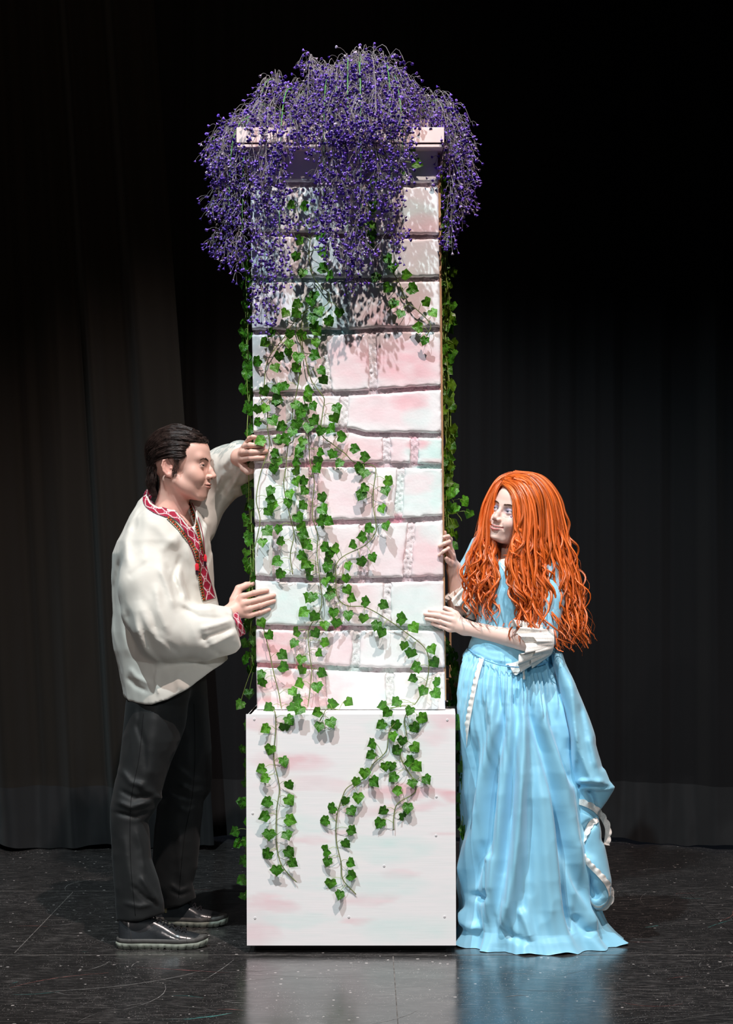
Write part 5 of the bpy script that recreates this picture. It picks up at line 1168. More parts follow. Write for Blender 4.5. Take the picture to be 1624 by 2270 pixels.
# ---- shoes
M_lea = mat('black_leather', (0.022, 0.025, 0.028), 0.24, 0.6, coat=0.35, bump=(90, 0.18, 0.002), var=(14, .7, 1.8))
M_rub = mat('dull_black_rubber_foxing', (0.06, 0.058, 0.055), 0.6, 0.35, var=(25, .7, 1.4))
M_sole = mat('grey_green_worn_sole', (0.20, 0.22, 0.185), 0.7, 0.3, var=(30, .6, 1.4))
M_lace = mat('black_lace', (0.012, 0.012, 0.014), 0.8, 0.2)
def shoe(label, heel, yaw, dull):
    r_ = Frame(heel, rotm(0, 0, yaw))
    root = empty('shoe', heel, label, None)
    attach(root, man)
    L = .30
    # local: x from heel to toe, y away, z up
    def outline(x):     # half width of the sole along its length
        return np.interp(x, [0, .01, .04, .10, .15, .21, .26, .29, .30], [.012, .026, .036, .034, .038, .050, .046, .026, .008])
    def upper(p):
        x = p[..., 0]; hw = outline(x) - .002
        top = np.interp(x, [0, .02, .07, .12, .15, .20, .245, .28, .298], [.105, .112, .108, .098, .085, .060, .050, .042, .026])
        cy = np.interp(x, [0, .3], [0, .004]); zc = .020; zz = np.maximum(p[..., 2] - zc, 0) / np.maximum(top - zc, .01); yy = (p[..., 1] - cy) / np.maximum(hw, .01)
        k = (np.abs(yy) ** 2.3 + np.abs(zz) ** 2.3) ** (1 / 2.3)
        d = (k - 1) * np.minimum(hw, top - zc) * .8; d = smax(d, -(x - .004), .006); d = smax(d, x - .294, .012); d = np.maximum(d, .018 - p[..., 2])
        return smax(d, -s_ell(p, (.050, 0, .122), (.045, .028, .03)), .004)
    V, Q = surface(upper, (-.01, -.06, .01), (.31, .06, .125), .0032); V = relax(V, Q, 1, .4)
    W = lambda A: r_.w(np.asarray(A, float))
    up = obj('upper', W(V), Q, M_lea, root)
    n = 110; t = np.linspace(0, 1, n); xs = .15 - .15 * np.cos(t * PI); side = outline(xs)
    loop = np.vstack([np.c_[xs, -side], np.c_[xs[::-1][1:-1], side[::-1][1:-1]]]); loop[:, 1] += np.interp(loop[:, 0], [0, .3], [0, .004])
    def band(name, z0, z1, o0, o1, m, notch=False):
        k = len(loop); nn = nrm(np.gradient(loop, axis=0)); nn = np.stack([nn[:, 1], -nn[:, 0]], -1); mb = MB()
        lift = np.interp(loop[:, 0], [0, .02, .2, .27, .3], [.003, .001, 0, .003, .010])
        arc = np.concatenate([[0], np.cumsum(np.linalg.norm(np.diff(loop, axis=0), axis=1))])
        nt = ((arc % .024) < .007) * .0055 if notch else 0
        zb_ = z0 + lift + nt; zt_ = z1 + lift * 1.1
        A = np.c_[loop + nn * o0, zb_]; Bm = np.c_[loop + nn * o1, (zb_ + zt_) / 2 + .001]; Cc = np.c_[loop + nn * o1 * .9, zt_]; Ci = np.c_[loop - nn * .006, zt_ + .0005]
        c0 = np.array([[.15, 0, z0 + .004]]); c1 = np.array([[.15, 0, z1]])
        V = np.vstack([A, Bm, Cc, Ci, c0, c1]); Q = [(q * k + i, q * k + (i + 1) % k, (q + 1) * k + (i + 1) % k, (q + 1) * k + i) for q in range(3) for i in range(k)]
        T = [(4 * k, (i + 1) % k, i) for i in range(k)] + [(4 * k + 1, 3 * k + i, 3 * k + (i + 1) % k) for i in range(k)]
        mb.add(W(V), Q, T); return mb.build(name, m, root)
    band('sole', 0.0, .019, .002, .005, M_sole, True); band('foxing', .0185, .033, .003, .0015, M_rub)
    mb = MB()
    for k in range(6 if not dull else 5):
        x = .118 + k * .0205; hw = .016 + .0008 * k; z = np.interp(x, [.12, .15, .20, .245], [.099, .087, .063, .053]) + .002
        for sgn in (-1, 1):
            pts = [(x - .004, -hw * sgn, z - .005), (x, -hw * .6 * sgn, z + .002), (x + .006, 0, z + .003), (x + .010, hw * .9 * sgn, z - .006)]
            tube(mb, W(spline(pts, 10)), .0023, 5, flat=.6)
    mb.build('laces', M_lace, root)
    # seams of the toe cap and heel counter
    mb = MB()
    for x, h in ((.232, .052), (.045, .085)):
        q = []
        for a in np.linspace(-1, 1, 25):
            hw = outline(x) + .0005; q.append((x + .010 * abs(a) - .004, hw * math.sin(a * PI / 2) * .99, .022 + (h - .024) * (max(math.cos(a * PI / 2), 0) ** .8)))
        tube(mb, W(q), .0011, 4)
    mb.build('seam', M_rub, root)
    if dull:
        mb = MB(); box(mb, (-.004, -.001, -.012), (.004, .001, .012)); V = mb.V[0] + np.array([.085, -outline(.085) - .0002, .062]); mb.V[0] = W(V); mb.build('zip_tab', mat('brass_zip', (.25, .22, .12), .4, .5, .6), root, smooth=False)
    return root
shoe('shiny laced shoe on the nearer foot', P(260, 2101, 0.095) * (1, 1, 0), 1.5, False)
shoe('dull shoe on the farther foot', P(318, 2050, .50) * (1, 1, 0), -2, True)

# ---- hair, combed back
M_dh = mat('dark_brown_hair', (0.030, 0.018, 0.015), 0.30, 0.6, var=(60, .5, 1.9))
def hair_shell(l):
    d = s_ell(l, (0, 0.020, 0.040), (0.0815, 0.101, 0.0915))
    d = smin(d, s_ell(l, (0, -0.040, 0.102), (0.050, 0.046, 0.027)), .02)
    d = smin(d, s_ell(l, (0, 0.078, -0.055), (0.052, 0.032, 0.055)), .03)
    return d
def hairline(l):
    """> 0 where skin shows"""
    x = np.abs(l[..., 0]); front = -0.078 + 1.0 * np.clip(x - .030, 0, 1)       # recedes at the temples
    y, z = l[..., 1], l[..., 2]
    lim = np.where(z > .062, -0.088 + .55 * np.maximum(x - .02, 0), np.interp(z, [-.14, -.035, -.030, -.005, 0.012, .030, .045, .062], [.045, .045, .012, .002, -.008, -.036, -.030, -.055]))
    return lim - y
capf = lambda p: (lambda l: smax(smax(hair_shell(l) + .006 + .012 * np.clip((-.02 - l[..., 1]) * 30, 0, 1), (hairline(l) + .006) * .7, .006), np.maximum(-l[..., 2] - .020, -1) , .01) * ms)(fr.l(p))
V, Q = surface(capf, fr.o - .15, fr.o + .15, .004)
hair = obj('hair', V, Q, mat('dark_scalp_hair', (.012, .008, .007), .8, .1), man)
r = np.random.RandomState(8); S = []; RR = []
def to_shell(l, off):
    for _ in range(6):
        e = 1e-3; d = hair_shell(l[None])[0] - off
        g = np.array([(hair_shell((l + v)[None])[0] - hair_shell((l - v)[None])[0]) / (2 * e) for v in (np.eye(3) * e)]); l = l - g * d * .9 / max(g @ g, .2)
    return l
G = []
for k in range(520):
    # roots along the hairline and over the crown
    sd = r.choice([-1, 1]); u = r.rand()
    if u < .34: x = r.uniform(0, .052); root_ = np.array([x, -0.085 + .5 * max(x - .02, 0), .074 + r.uniform(-.004, .004)])
    elif u < .64: z = r.uniform(.012, .070); root_ = np.array([.066, np.interp(z, [.012, .03, .045, .07], [-.010, -.034, -.028, -.05]), z])
    elif u < .67: root_ = np.array([.072, r.uniform(-.006, .02), r.uniform(-.02, .03)])
    elif u < .84: root_ = np.array([r.uniform(.0, .062), .085, r.uniform(-.05, .03)]); root_[1] = .03 + math.sqrt(max(.0036 - (root_[0] * .75) ** 2, 0)) * 1.1
    else: root_ = np.array([r.uniform(0, .075), r.uniform(-.05, .09), .12 - r.uniform(0, .08) * (r.rand() < .5)])
    root_[0] *= sd; off = r.uniform(-.002, .004); l = to_shell(root_, off - .004); pts = [l]
    if .67 <= u < .84: root_[2] -= .0
    n = 16; L_ = r.uniform(.05, .09) if .67 <= u < .84 else r.uniform(.12, .20) if u > .38 else r.uniform(.16, .24)
    low = u >= .64 and u < .67
    for i in range(n):
        t = i / (n - 1)
        dirv = np.array([sd * .10, 1.0, (1.3 if (u < .38 and t < .14) else .0) - (1.0 if low else .55) * (max(l[1] + .03, 0) * 12 + (.4 if low else 0)) * (t + .2)]) + r.randn(3) * .05
        if .67 <= u < .84: dirv = np.array([0, .0, -1.0]) + r.randn(3) * .06
        dirv[0] += -sd * .5 * max(abs(l[0]) - .07, 0) * 30
        l = to_shell(l + nrm(dirv) * L_ / n, off + .002 * math.sin(t * 9 + k)); 
        if l[2] < -.125: break
        el = l * [sd, 1, 1] - [.078, .026, -.013]
        if abs(el[2]) < .034 and abs(el[1]) < .020 and el[0] > -.02: break
        if abs(l[0]) > .06 and l[2] < .012 and -.008 < l[1] < .035: l = l + np.array([0, .004, .003])
        pts.append(l)
    if len(pts) < 4: continue
    G.append(spline(pts, 14))
G = np.array(G); S = []
for g in G:
    for q in range(8):
        o_ = r.randn(3) * .0022; w_ = np.linspace(.6, 1.2, 14)[:, None]; S.append(g + o_ * w_ + r.randn(3) * .0008)
S = np.array(S); V, Q = strands(fr.w(S), (np.linspace(1, .35, 14) * .00068)[None], 3, ref=np.array([.3, .2, .9]))
o = obj('hair_strands', V, Q, M_dh, hair); o['kind'] = 'stuff'
# sideburn
S = []
for k in range(300):
    sd = r.choice([-1, 1]); z = r.uniform(-.035, .02); b = np.array([sd * (.0725 + .001), r.uniform(-.009, .009) + (.000 if z < -.01 else -.006), z]); d_ = nrm(np.array([0, .25, -1.0]) + r.randn(3) * .15) * .014
    S.append([b, b + d_ * .5 + [sd * .0015, 0, 0], b + d_])
V, Q = strands(fr.w(np.array(S)), np.array([[.0006, .0005, .0001]]), 3); o = obj('sideburns', V, Q, M_dh, hair); o['kind'] = 'stuff'
# ================================================================ the woman
woman = empty('person', P(1150, 2105, 0.25), 'woman with long curly orange hair and light blue gown, peering round the tower edge', 'person')
WR = rotm(0, 0, -43) @ rotm(-8, 0, 0) @ rotm(0, 14, 0)
wsc = 0.97; wn = P(1094, 1146, 0.115); wf = Frame(wn - WR @ (np.array([0, -0.1145, -0.031]) * wsc), WR, wsc)
WJ = dict(neck=P(1146, 1222, .245), chest=P(1150, 1300, .25), waist=P(1140, 1440, .22), pelvis=P(1145, 1520, .22), shr=P(1078, 1212, .30), shl=P(1208, 1232, .17), elr=P(1015, 1345, .31), ell=P(1195, 1428, .06),
          hr=P(1110, 1560, .25), hl=P(1180, 1560, .20), kr=P(1110, 1800, .22), kl=P(1180, 1800, .17), ar=P(1105, 2075, .25), al=P(1180, 2078, .20))
WH1 = dict(wrist=P(1006, 1262, 0.285),
    mcps=[P(991, 1222, 0.285), P(997, 1221, 0.268), P(1002, 1226, 0.252), P(1004, 1234, 0.240)],
    tips=[(P(989, 1205, .270), P(986, 1192, .262), P(985.5, 1180, .256)), (P(997.5, 1196, .245), P(993, 1189, .222), P(984, 1190.5, .202)), (P(994.5, 1201, .222), P(985, 1205, .198), P(974, 1210.5, YT - .006)), (P(993, 1216, .208), P(983, 1222, .196), P(973, 1231, YT - .006))],
    thumb=[P(1004, 1250, .262), P(999, 1248, .238), P(993, 1243, .222), P(989, 1238, .212)])
WH2 = dict(wrist=P(1031, 1391, 0.175),
    mcps=[P(1005, 1364, 0.178), P(1004, 1375, 0.172), P(1000.5, 1386, 0.174), P(996.5, 1396, 0.180)],
    tips=[(P(980, 1358, .185), P(966, 1355.5, YT - .010), P(951.5, 1354, YT - .006)), (P(974, 1365.5, .184), P(958, 1363, YT - .010), P(942, 1361.5, YT - .006)), (P(975, 1377, .185), P(959, 1374, YT - .010), P(944.5, 1371.5, YT - .006)), (P(976, 1389, .188), P(966, 1386, YT - .009), P(957.5, 1382.5, YT - .005))],
    thumb=[P(1018, 1374, .19), P(1010, 1361, .195), P(998, 1353, .202), P(986, 1347.5, .206)])
def woman_head(p):
    l = wf.l(p); d = head_sdf(l, True, 1.0, ears=False) * wsc
    nk = s_chain(p, [wf.w([0, .022, -.055]), mid3(wf.w([0, .022, -.055]), WJ['neck'], .6), WJ['neck'] + np.array([0, 0, -.02])], [.043, .043, .050], .01)
    d = smin(d, nk, .014)
    ch = s_cap(p, WJ['shr'] + np.array([.03, 0, 0.0]), WJ['shl'] + np.array([-.03, 0, 0.0]), .038); ch = smin(ch, s_ell(p, WJ['neck'] + np.array([-.01, -.035, -.09]), (.12, .075, .09)), .05)
    return smin(d, ch, .035)
def woman_body(p):
    d = s_cap(p, WJ['chest'], WJ['waist'], .085, .085); d = smin(d, s_cap(p, WJ['waist'], WJ['pelvis'], .085, .10), .04); d = smin(d, s_cap(p, WJ['neck'] + np.array([0, 0, -.03]), WJ['chest'], .045, .085), .04)
    for a, b, ra, rb in (('shr', 'elr', .036, .032), ('shl', 'ell', .036, .033), ('hr', 'kr', .07, .05), ('hl', 'kl', .07, .05), ('kr', 'ar', .048, .032), ('kl', 'al', .048, .032)): d = smin(d, s_cap(p, WJ[a], WJ[b], ra, rb), .025)
    for k in ('ar', 'al'): d = smin(d, s_cap(p, WJ[k] + np.array([0, 0, -.02]), WJ[k] * (1, 1, 0) + np.array([-.02, -.11, .03]), .03, .025), .02)
    return d
lo = wf.o - .17; hi = wf.o + .17; lo[2] = WJ['neck'][2] - .16; hi[0] += .06; lo[0] -= .02
V1, Q1 = surface(woman_head, lo, hi, .0021); V1 = relax(V1, Q1, 1, .3); C1 = head_color(wf.l(V1.astype(np.float32)), True, 1.0)
mb = MB(); mb.add(V1, Q1, None, C1)
WS, WRO = (0.83, 0.59, 0.51), (0.82, 0.40, 0.35)
hand_piece(mb, WH1, WJ['elr'], .0074, WS, WRO, fore=1.0, rw=.0225, re=.035, h=.0022); hand_piece(mb, WH2, WJ['ell'], .0074, WS, WRO, fore=1.0, rw=.0235, re=.037, h=.0021)
V3, Q3 = surface(woman_body, (.2, -.1, 0.0), (.85, .6, 1.45), .012); mb.add(V3, Q3, None, WS)
mb.build('body', M_skin, woman)
nails([(f[2], f[1], np.array([0, -1.0, 0.1])) for f in WH2['tips']] + [(f[2], f[1], np.array([0, -1.0, 0.1])) for f in WH1['tips'][1:]], woman, .0054)
for s in (-1, 1): eyeball(wf, s, (-14, -2), woman, (0.05, 0.07, 0.10))
M_wbrow = mat('auburn_brown_eyebrow', (0.10, 0.05, 0.03), 0.5, 0.3)
brows(wf, woman, M_wbrow, True, 9)
# teeth
M_teeth = mat('teeth', (0.80, 0.76, 0.68), 0.25, 0.5)
mb = MB()
for k in range(-4, 5):
    a = k * .22; c = np.array([.0235 * math.sin(a), -.0935 + .020 * (1 - math.cos(a)), -.0648 + .0018 * abs(k) * .5]); b0 = len(mb.V); box(mb, c - [.0024, .002, .0034], c + [.0024, .002, .0028], bev=.0007)
mb.V = [wf.w(v) for v in mb.V]; o = mb.build('teeth', M_teeth, woman); o['kind'] = 'stuff'
# little gems stuck under the eyes
M_gem = mat('face_gem', (0.45, 0.12, 0.35), 0.1, 0.9); M_gemp = mat('purple_face_gem', (0.22, 0.10, 0.5), 0.1, 0.9, 0.5)
hf = lambda p: woman_head(p)
def on_face(x, z, push=.0006):
    l = np.array([x, -.14, z])
    for _ in range(60):
        d = head_sdf(l[None].astype(np.float32), True, 1.0, ears=False)[0]
        if d < .0004: break
        l = l + np.array([0, d * .7, 0])
    return wf.w(l + np.array([0, -push, 0]))
def gem(c, r, m, name='gem'):
    bm = bmesh.new(); bmesh.ops.create_icosphere(bm, subdivisions=1, radius=r); V = np.array([v.co[:] for v in bm.verts]) + c; T = np.array([[v.index for v in f.verts] for f in bm.faces]); bm.free()
    return obj(name, V, T, m, woman, smooth=False)
for x, z in ((.019, -.0185), (.024, -.0195), (.029, -.0195), (.034, -.0185), (.039, -.017), (-.024, -.0195), (-.030, -.0195), (-.036, -.018)): gem(on_face(x, z), .00095, M_gem)
for x, z, r_ in ((.0445, -.0135, .0022), (.048, -.0105, .0018), (.0475, -.016, .0016), (-.044, -.014, .0018)): gem(on_face(x, z), r_, M_gemp)

# ---- gown
M_satin = mat('light_blue_satin', (0.28, 0.63, 0.83), 0.42, 0.35, sheen=0.35, bump=(700, 0.12, 0.0005), var=(5, .93, 1.06))
M_satin2 = mat('light_blue_lining', (0.18, 0.45, 0.70), 0.5, 0.35)
def lace_material():
    m = mat('cream_lace', (0.92, 0.89, 0.84), 0.8, 0.2, bump=(900, .5, .001)); N = m.node_tree.nodes; L = m.node_tree.links
    g = N.new('ShaderNodeTexCoord'); vo = N.new('ShaderNodeTexVoronoi'); vo.inputs['Scale'].default_value = 420; L.new(g.outputs['Object'], vo.inputs['Vector'])
    r = N.new('ShaderNodeMapRange'); r.inputs['From Min'].default_value = .22; r.inputs['From Max'].default_value = .34; L.new(vo.outputs['Distance'], r.inputs['Value'])
    n2 = N.new('ShaderNodeTexNoise'); n2.inputs['Scale'].default_value = 70; L.new(g.outputs['Object'], n2.inputs['Vector'])
    r2 = N.new('ShaderNodeMapRange'); r2.inputs['From Min'].default_value = .45; r2.inputs['From Max'].default_value = .55; L.new(n2.outputs['Fac'], r2.inputs['Value'])
    mx = N.new('ShaderNodeMath'); mx.operation = 'MAXIMUM'; L.new(r.outputs[0], mx.inputs[0]); L.new(r2.outputs[0], mx.inputs[1])
    mm = N.new('ShaderNodeMapRange'); mm.inputs['To Min'].default_value = .45; L.new(mx.outputs[0], mm.inputs['Value'])
    L.new(mm.outputs[0], N['Principled BSDF'].inputs['Alpha']); return m
M_lacew = lace_material()
BR = [(1205, 1100, 1190, .245, .05), (1235, 1074, 1212, .24, .09), (1270, 1076, 1222, .235, .125), (1310, 1070, 1222, .225, .135), (1350, 1062, 1222, .22, .125), (1400, 1048, 1228, .215, .11), (1440, 1036, 1236, .21, .11), (1462, 1034, 1240, .21, .115), (1490, 1038, 1242, .21, .115)]
BFOLD = [([(1108, 1440), (1112, 1478)], 2, .003), ([(1045, 1440), (1090, 1462), (1150, 1470)], 4, .003), ([(1125, 1400), (1130, 1470)], 2, -.002), ([(1040, 1410), (1080, 1440), (1120, 1445)], 4, -.003),
         ([(1046, 1192), (1062, 1186)], 2, -.004), ([(1050, 1200), (1066, 1196)], 2, .003), ([(1024, 1262), (1040, 1272)], 3, -.005), ([(1026, 1275), (1045, 1290)], 3, .005), ([(1036, 1225), (1032, 1260)], 4, .004), ([(1034, 1300), (1052, 1318)], 3, -.004), ([(1045, 1210), (1038, 1250)], 3, -.003)]
def bodice(p):
    d = s_loft(p, BR)
    d = smax(d, -cut_below(p, [(1000, 1180), (1088, 1200), (1112, 1250), (1140, 1276), (1170, 1262), (1190, 1205), (1260, 1180)]) + np.clip(p[..., 1] - .30, 0, 1) * 1.0, .004)
    sr = s_chain(p, [WJ['shr'] + np.array([-.012, 0, .006]), P(1047, 1262, .31), P(1036, 1318, .31)], [.044, .046, .041], .012)
    sl = s_chain(p, [WJ['shl'], P(1216, 1330, .11), P(1204, 1412, .07)], [.050, .052, .048], .012)
    d = smin(d, np.minimum(sr, sl), .012)
    return d - fold_field(p, BFOLD) - .0015 * fbm(p, 16.0, 2)
V, Q = surface(bodice, (.2, -.03, .85), (.8, .46, 1.5), .0045); V = relax(V, Q, 1, .4); obj('bodice', V, Q, M_satin, woman)
SKR = [(1438, 1036, 1234, .21, .112), (1450, 1031, 1242, .21, .125), (1475, 1022, 1250, .21, .15), (1500, 1018, 1258, .21, .165), (1540, 1014, 1268, .21, .18), (1600, 1018, 1280, .21, .19), (1700, 1031, 1292, .21, .20), (1800, 1027, 1302, .215, .205), (1900, 1024, 1312, .22, .215), (2000, 1023, 1322, .225, .225), (2045, 1028, 1334, .225, .23), (2065, 1022, 1348, .222, .235), (2084, 1014, 1364, .22, .238)]
def v_(pts, w_, a): return (crop((960, 1400), 3.026, pts), w_ * 1.05, a * .95)
KF = [v_([(330, 230), (420, 620), (330, 1100), (260, 1500), (200, 1800)], 13, .020), v_([(430, 280), (470, 600), (400, 1000), (360, 1400), (260, 1740)], 9, -.022), v_([(480, 270), (520, 700), (470, 1200), (430, 1600), (390, 1980)], 13, .018), v_([(540, 260), (560, 600), (530, 1000), (480, 1500), (440, 1900)], 9, -.018),
      v_([(590, 250), (605, 600), (600, 1000), (570, 1400), (520, 1800), (440, 2120)], 12, .026), v_([(610, 250), (650, 560), (740, 820), (800, 1080), (860, 1400), (960, 1700), (1060, 2000)], 9, -.024), v_([(660, 260), (720, 560), (800, 800), (870, 1050), (920, 1400), (1010, 1700)], 14, .024),
      v_([(740, 280), (780, 640), (860, 900), (930, 1040)], 8, -.012), v_([(800, 270), (850, 560), (900, 780)], 10, .014), v_([(860, 300), (900, 560), (930, 760)], 8, -.018), v_([(240, 200), (230, 500), (250, 900), (230, 1300)], 14, .014), v_([(290, 700), (270, 1000), (240, 1400)], 10, -.014), v_([(700, 900), (740, 1300), (760, 1700), (800, 2050)], 22, .016), v_([(640, 1000), (640, 1500), (600, 1900)], 12, -.012),
      v_([(840, 1200), (860, 1500), (900, 1850), (960, 2030)], 9, -.020), v_([(900, 1450), (960, 1750), (1100, 2040)], 10, .018), v_([(880, 1700), (900, 1900), (940, 2040)], 6, -.012), v_([(250, 1760), (330, 1790), (380, 1740)], 8, -.016), v_([(210, 1850), (260, 1950), (330, 2010)], 9, .018), v_([(330, 1500), (390, 1530), (400, 1700), (380, 1950)], 10, .012), v_([(580, 1850), (620, 1950), (660, 2080)], 8, .012), v_([(450, 1980), (520, 2040), (640, 2090)], 8, -.008), v_([(960, 1900), (1010, 1990), (1060, 2040)], 7, -.014)]
rg_ = np.random.RandomState(3)
for k in range(38):     # gathers at the waist
    x = 1030 + k * 5.4 + rg_.uniform(-2, 2); y0 = np.interp(x, [1030, 1060, 1110, 1160, 1240], [1438, 1455, 1474, 1478, 1470]); dx = (x - 1135) * .25
    KF.append(([(x, y0 - 4), (x + dx * .5, y0 + 60 + rg_.uniform(0, 90))], 3.0, (1 if k % 2 else -1) * .0085))
def skirt(p):
    d = s_loft(p, SKR)
    d = smax(d, -cut_below(p, [(1000, 1430), (1036, 1436), (1060, 1454), (1110, 1473), (1150, 1477), (1200, 1472), (1240, 1460), (1300, 1440)]) , .006)
    a = s_chain(p, [P(1052, 2060, .12), P(1035, 2080, .13), P(1020, 2090, .15)], [.045, .022, .008], .02); d = smin(d, a, .025)
    a = s_chain(p, [P(1318, 2040, .2), P(1340, 2068, .18), P(1363, 2076, .18)], [.045, .024, .008], .02); d = smin(d, a, .025)
    a = s_chain(p, [P(1080, 2082, .03), P(1100, 2104, -.02), P(1150, 2110, -.03), P(1205, 2104, -.01), P(1250, 2106, -.01), P(1330, 2092, .05)], [.018, .016, .016, .016, .016, .016], .02); d = smin(d, a, .025)
    low = np.clip((.35 - p[..., 2]) / .35, 0, 1)
    q = np.stack([p[..., 0], p[..., 1], p[..., 2] * .22], -1)
    amp = .5 + .5 * np.clip((1.0 - p[..., 2]) * 2, 0, 1)
    d = d - fold_field(p, KF) * amp - .004 * fbm(q, 9.0, 2) - .0015 * fbm(p, 12.0, 2) - .0035 * (1 - 2 * np.abs(vnoise(q, 16.0))) - .004 * low * vnoise(p, 12.0)
    return np.maximum(d, .003 - p[..., 2])
def skirt_mesh(nu=400, nv=230, inset=0.0):
    R = np.array(SKR, float); py = np.concatenate([np.linspace(1438, 1500, 34), np.linspace(1502, 2040, nv - 74), np.linspace(2042, 2084, 40)])
    f = lambda k: np.interp(py, R[:, 0], R[:, k]); cy, ry = f(3), f(4); s = (cy + D0) / D0; z = CAMH + (HY - py) / PPM * s; z = np.maximum(z, .0015)
    xl, xr = (f(1) - CX) / PPM * s, (f(2) - CX) / PPM * s; cx, rx = (xl + xr) / 2, (xr - xl) / 2
    u = np.linspace(0, 2 * PI, nu, endpoint=False); c, sn = np.cos(u)[None], np.sin(u)[None]
    B = np.stack([cx[:, None] + rx[:, None] * c, cy[:, None] + ry[:, None] * sn, np.repeat(z[:, None], nu, 1)], -1)
    # the waist seam dips in front
    dip = np.interp((B[0, :, 0] / ((B[0, :, 1] + D0) / D0)) * PPM + CX, [1030, 1060, 1110, 1150, 1200, 1240], [0, .016, .046, .052, .046, .030]) * (B[0, :, 1] < cy[0])
    B[..., 2] -= dip[None] * np.clip(1 - (z[0] - z) / .25, 0, 1)[:, None]
    n = nrm(np.stack([c / rx[:, None], sn / ry[:, None], np.zeros((len(py), nu))], -1)); Bf = B.astype(np.float32)
    amp = .45 + .55 * np.clip((1.0 - B[..., 2]) * 2.2, 0, 1); low = np.clip((.16 - B[..., 2]) / .16, 0, 1)
    q = np.stack([B[..., 0], B[..., 1], B[..., 2] * .16], -1)
    out = fold_field(Bf, KF) * amp * 1.6 + (.0075 * amp * np.sin(u * 15 + 1.5 * np.sin(u * 3) + 1.2 * B[..., 2]) ** 3) + .005 * fbm(q, 9.0, 2) + .004 * (1 - 2 * np.abs(vnoise(q, 13.0))) * amp + .0016 * (1 - 2 * np.abs(vnoise(B * (1, 1, .6), 24.0)))
    out += low ** 1.5 * (.004 + .024 * np.sin(u * 9 + 1.2)[None] * np.sin(u * 4)[None] + .010 * np.sin(u * 17 + 2)[None]) + low ** 4 * .012
    gath = np.clip((py - 1438) / 12, 0, 1) * np.clip(1 - (py - 1450) / 130, 0, 1); out += (gath[:, None] * .0035 * np.sin(u * 74 + 2 * np.sin(u * 9))[None])
    V = (B + n * (out - inset)[..., None]); V[..., 2] += low ** 3 * .010 * np.clip(np.sin(u * 9 + 1.2) * np.sin(u * 4), 0, 1)[None]
    V[..., 2] = np.maximum(V[..., 2], .0015); ii = np.arange(V.shape[0] * nu).reshape(-1, nu); jj = np.roll(ii, -1, 1)
    return V.reshape(-1, 3), np.stack([ii[:-1], ii[1:], jj[1:], jj[:-1]], -1).reshape(-1, 4)
V, Q = skirt_mesh(); obj('skirt', V, Q, M_satin, woman)
V, Q = skirt_mesh(200, 120, .008); obj('skirt_lining', V, Q, M_satin2, woman)
# the overskirt caught up at the side, with its lace edge
T1 = [(1448, 1222, 1244, .12, .05), (1470, 1225, 1252, .11, .06), (1520, 1236, 1276, .10, .07), (1580, 1250, 1300, .10, .075), (1640, 1260, 1322, .10, .08), (1700, 1266, 1338, .10, .08), (1730, 1270, 1350, .10, .078), (1744, 1276, 1363, .10, .07), (1752, 1284, 1360, .105, .05), (1775, 1300, 1345, .11, .045), (1790, 1310, 1334, .11, .03), (1800, 1315, 1326, .11, .02)]
T2 = [(1720, 1272, 1318, .13, .05), (1790, 1268, 1322, .12, .055), (1830, 1271, 1332, .12, .058), (1870, 1274, 1338, .12, .055), (1910, 1276, 1346, .12, .055), (1950, 1283, 1353, .12, .05), (1985, 1297, 1353, .12, .045), (2002, 1305, 1346, .12, .035), (2013, 1316, 1334, .12, .02)]
TF2 = [v_([(940, 1040), (1000, 1030), (1100, 1045), (1200, 1045)], 4, -.014), v_([(960, 1010), (1050, 1005), (1150, 1010)], 6, .010), v_([(940, 600), (980, 800), (1040, 950), (1080, 1010)], 7, .010), v_([(975, 480), (1010, 650), (1060, 900)], 6, -.008), v_([(920, 300), (950, 700), (950, 950)], 7, .010), v_([(1030, 700), (1090, 920)], 6, .006), v_([(1080, 700), (1110, 850), (1140, 940)], 6, -.007),
       v_([(1040, 1060), (1060, 1100), (1100, 1200)], 6, -.016), v_([(960, 1060), (1010, 1080), (1060, 1180)], 7, .008), v_([(1080, 1270), (1010, 1330), (975, 1420)], 8, -.020), v_([(1130, 1250), (1150, 1340), (1140, 1420)], 6, -.014), v_([(1000, 1480), (1080, 1600), (1150, 1720)], 9, .010), v_([(1010, 1600), (1060, 1720), (1110, 1800)], 9, -.022), v_([(1050, 1500), (1120, 1600), (1180, 1700)], 8, .006), v_([(980, 1180), (1060, 1220), (1100, 1260)], 5, -.008)]
def train(p):
    a = s_loft(p, T1); b = s_loft(p, T2); d = smin(a, b, .008)
    q = np.stack([p[..., 0], p[..., 1], p[..., 2] * .35], -1)
    return d - fold_field(p, TF2) * 1.1 - .003 * fbm(q, 12.0, 2) - .0015 * (1 - 2 * np.abs(vnoise(q, 20.0)))
V, Q = surface(train, (.5, -.02, .1), (.92, .26, 1.04), .0045); V = relax(V, Q, 1, .45); obj('overskirt', V, Q, M_satin, woman)
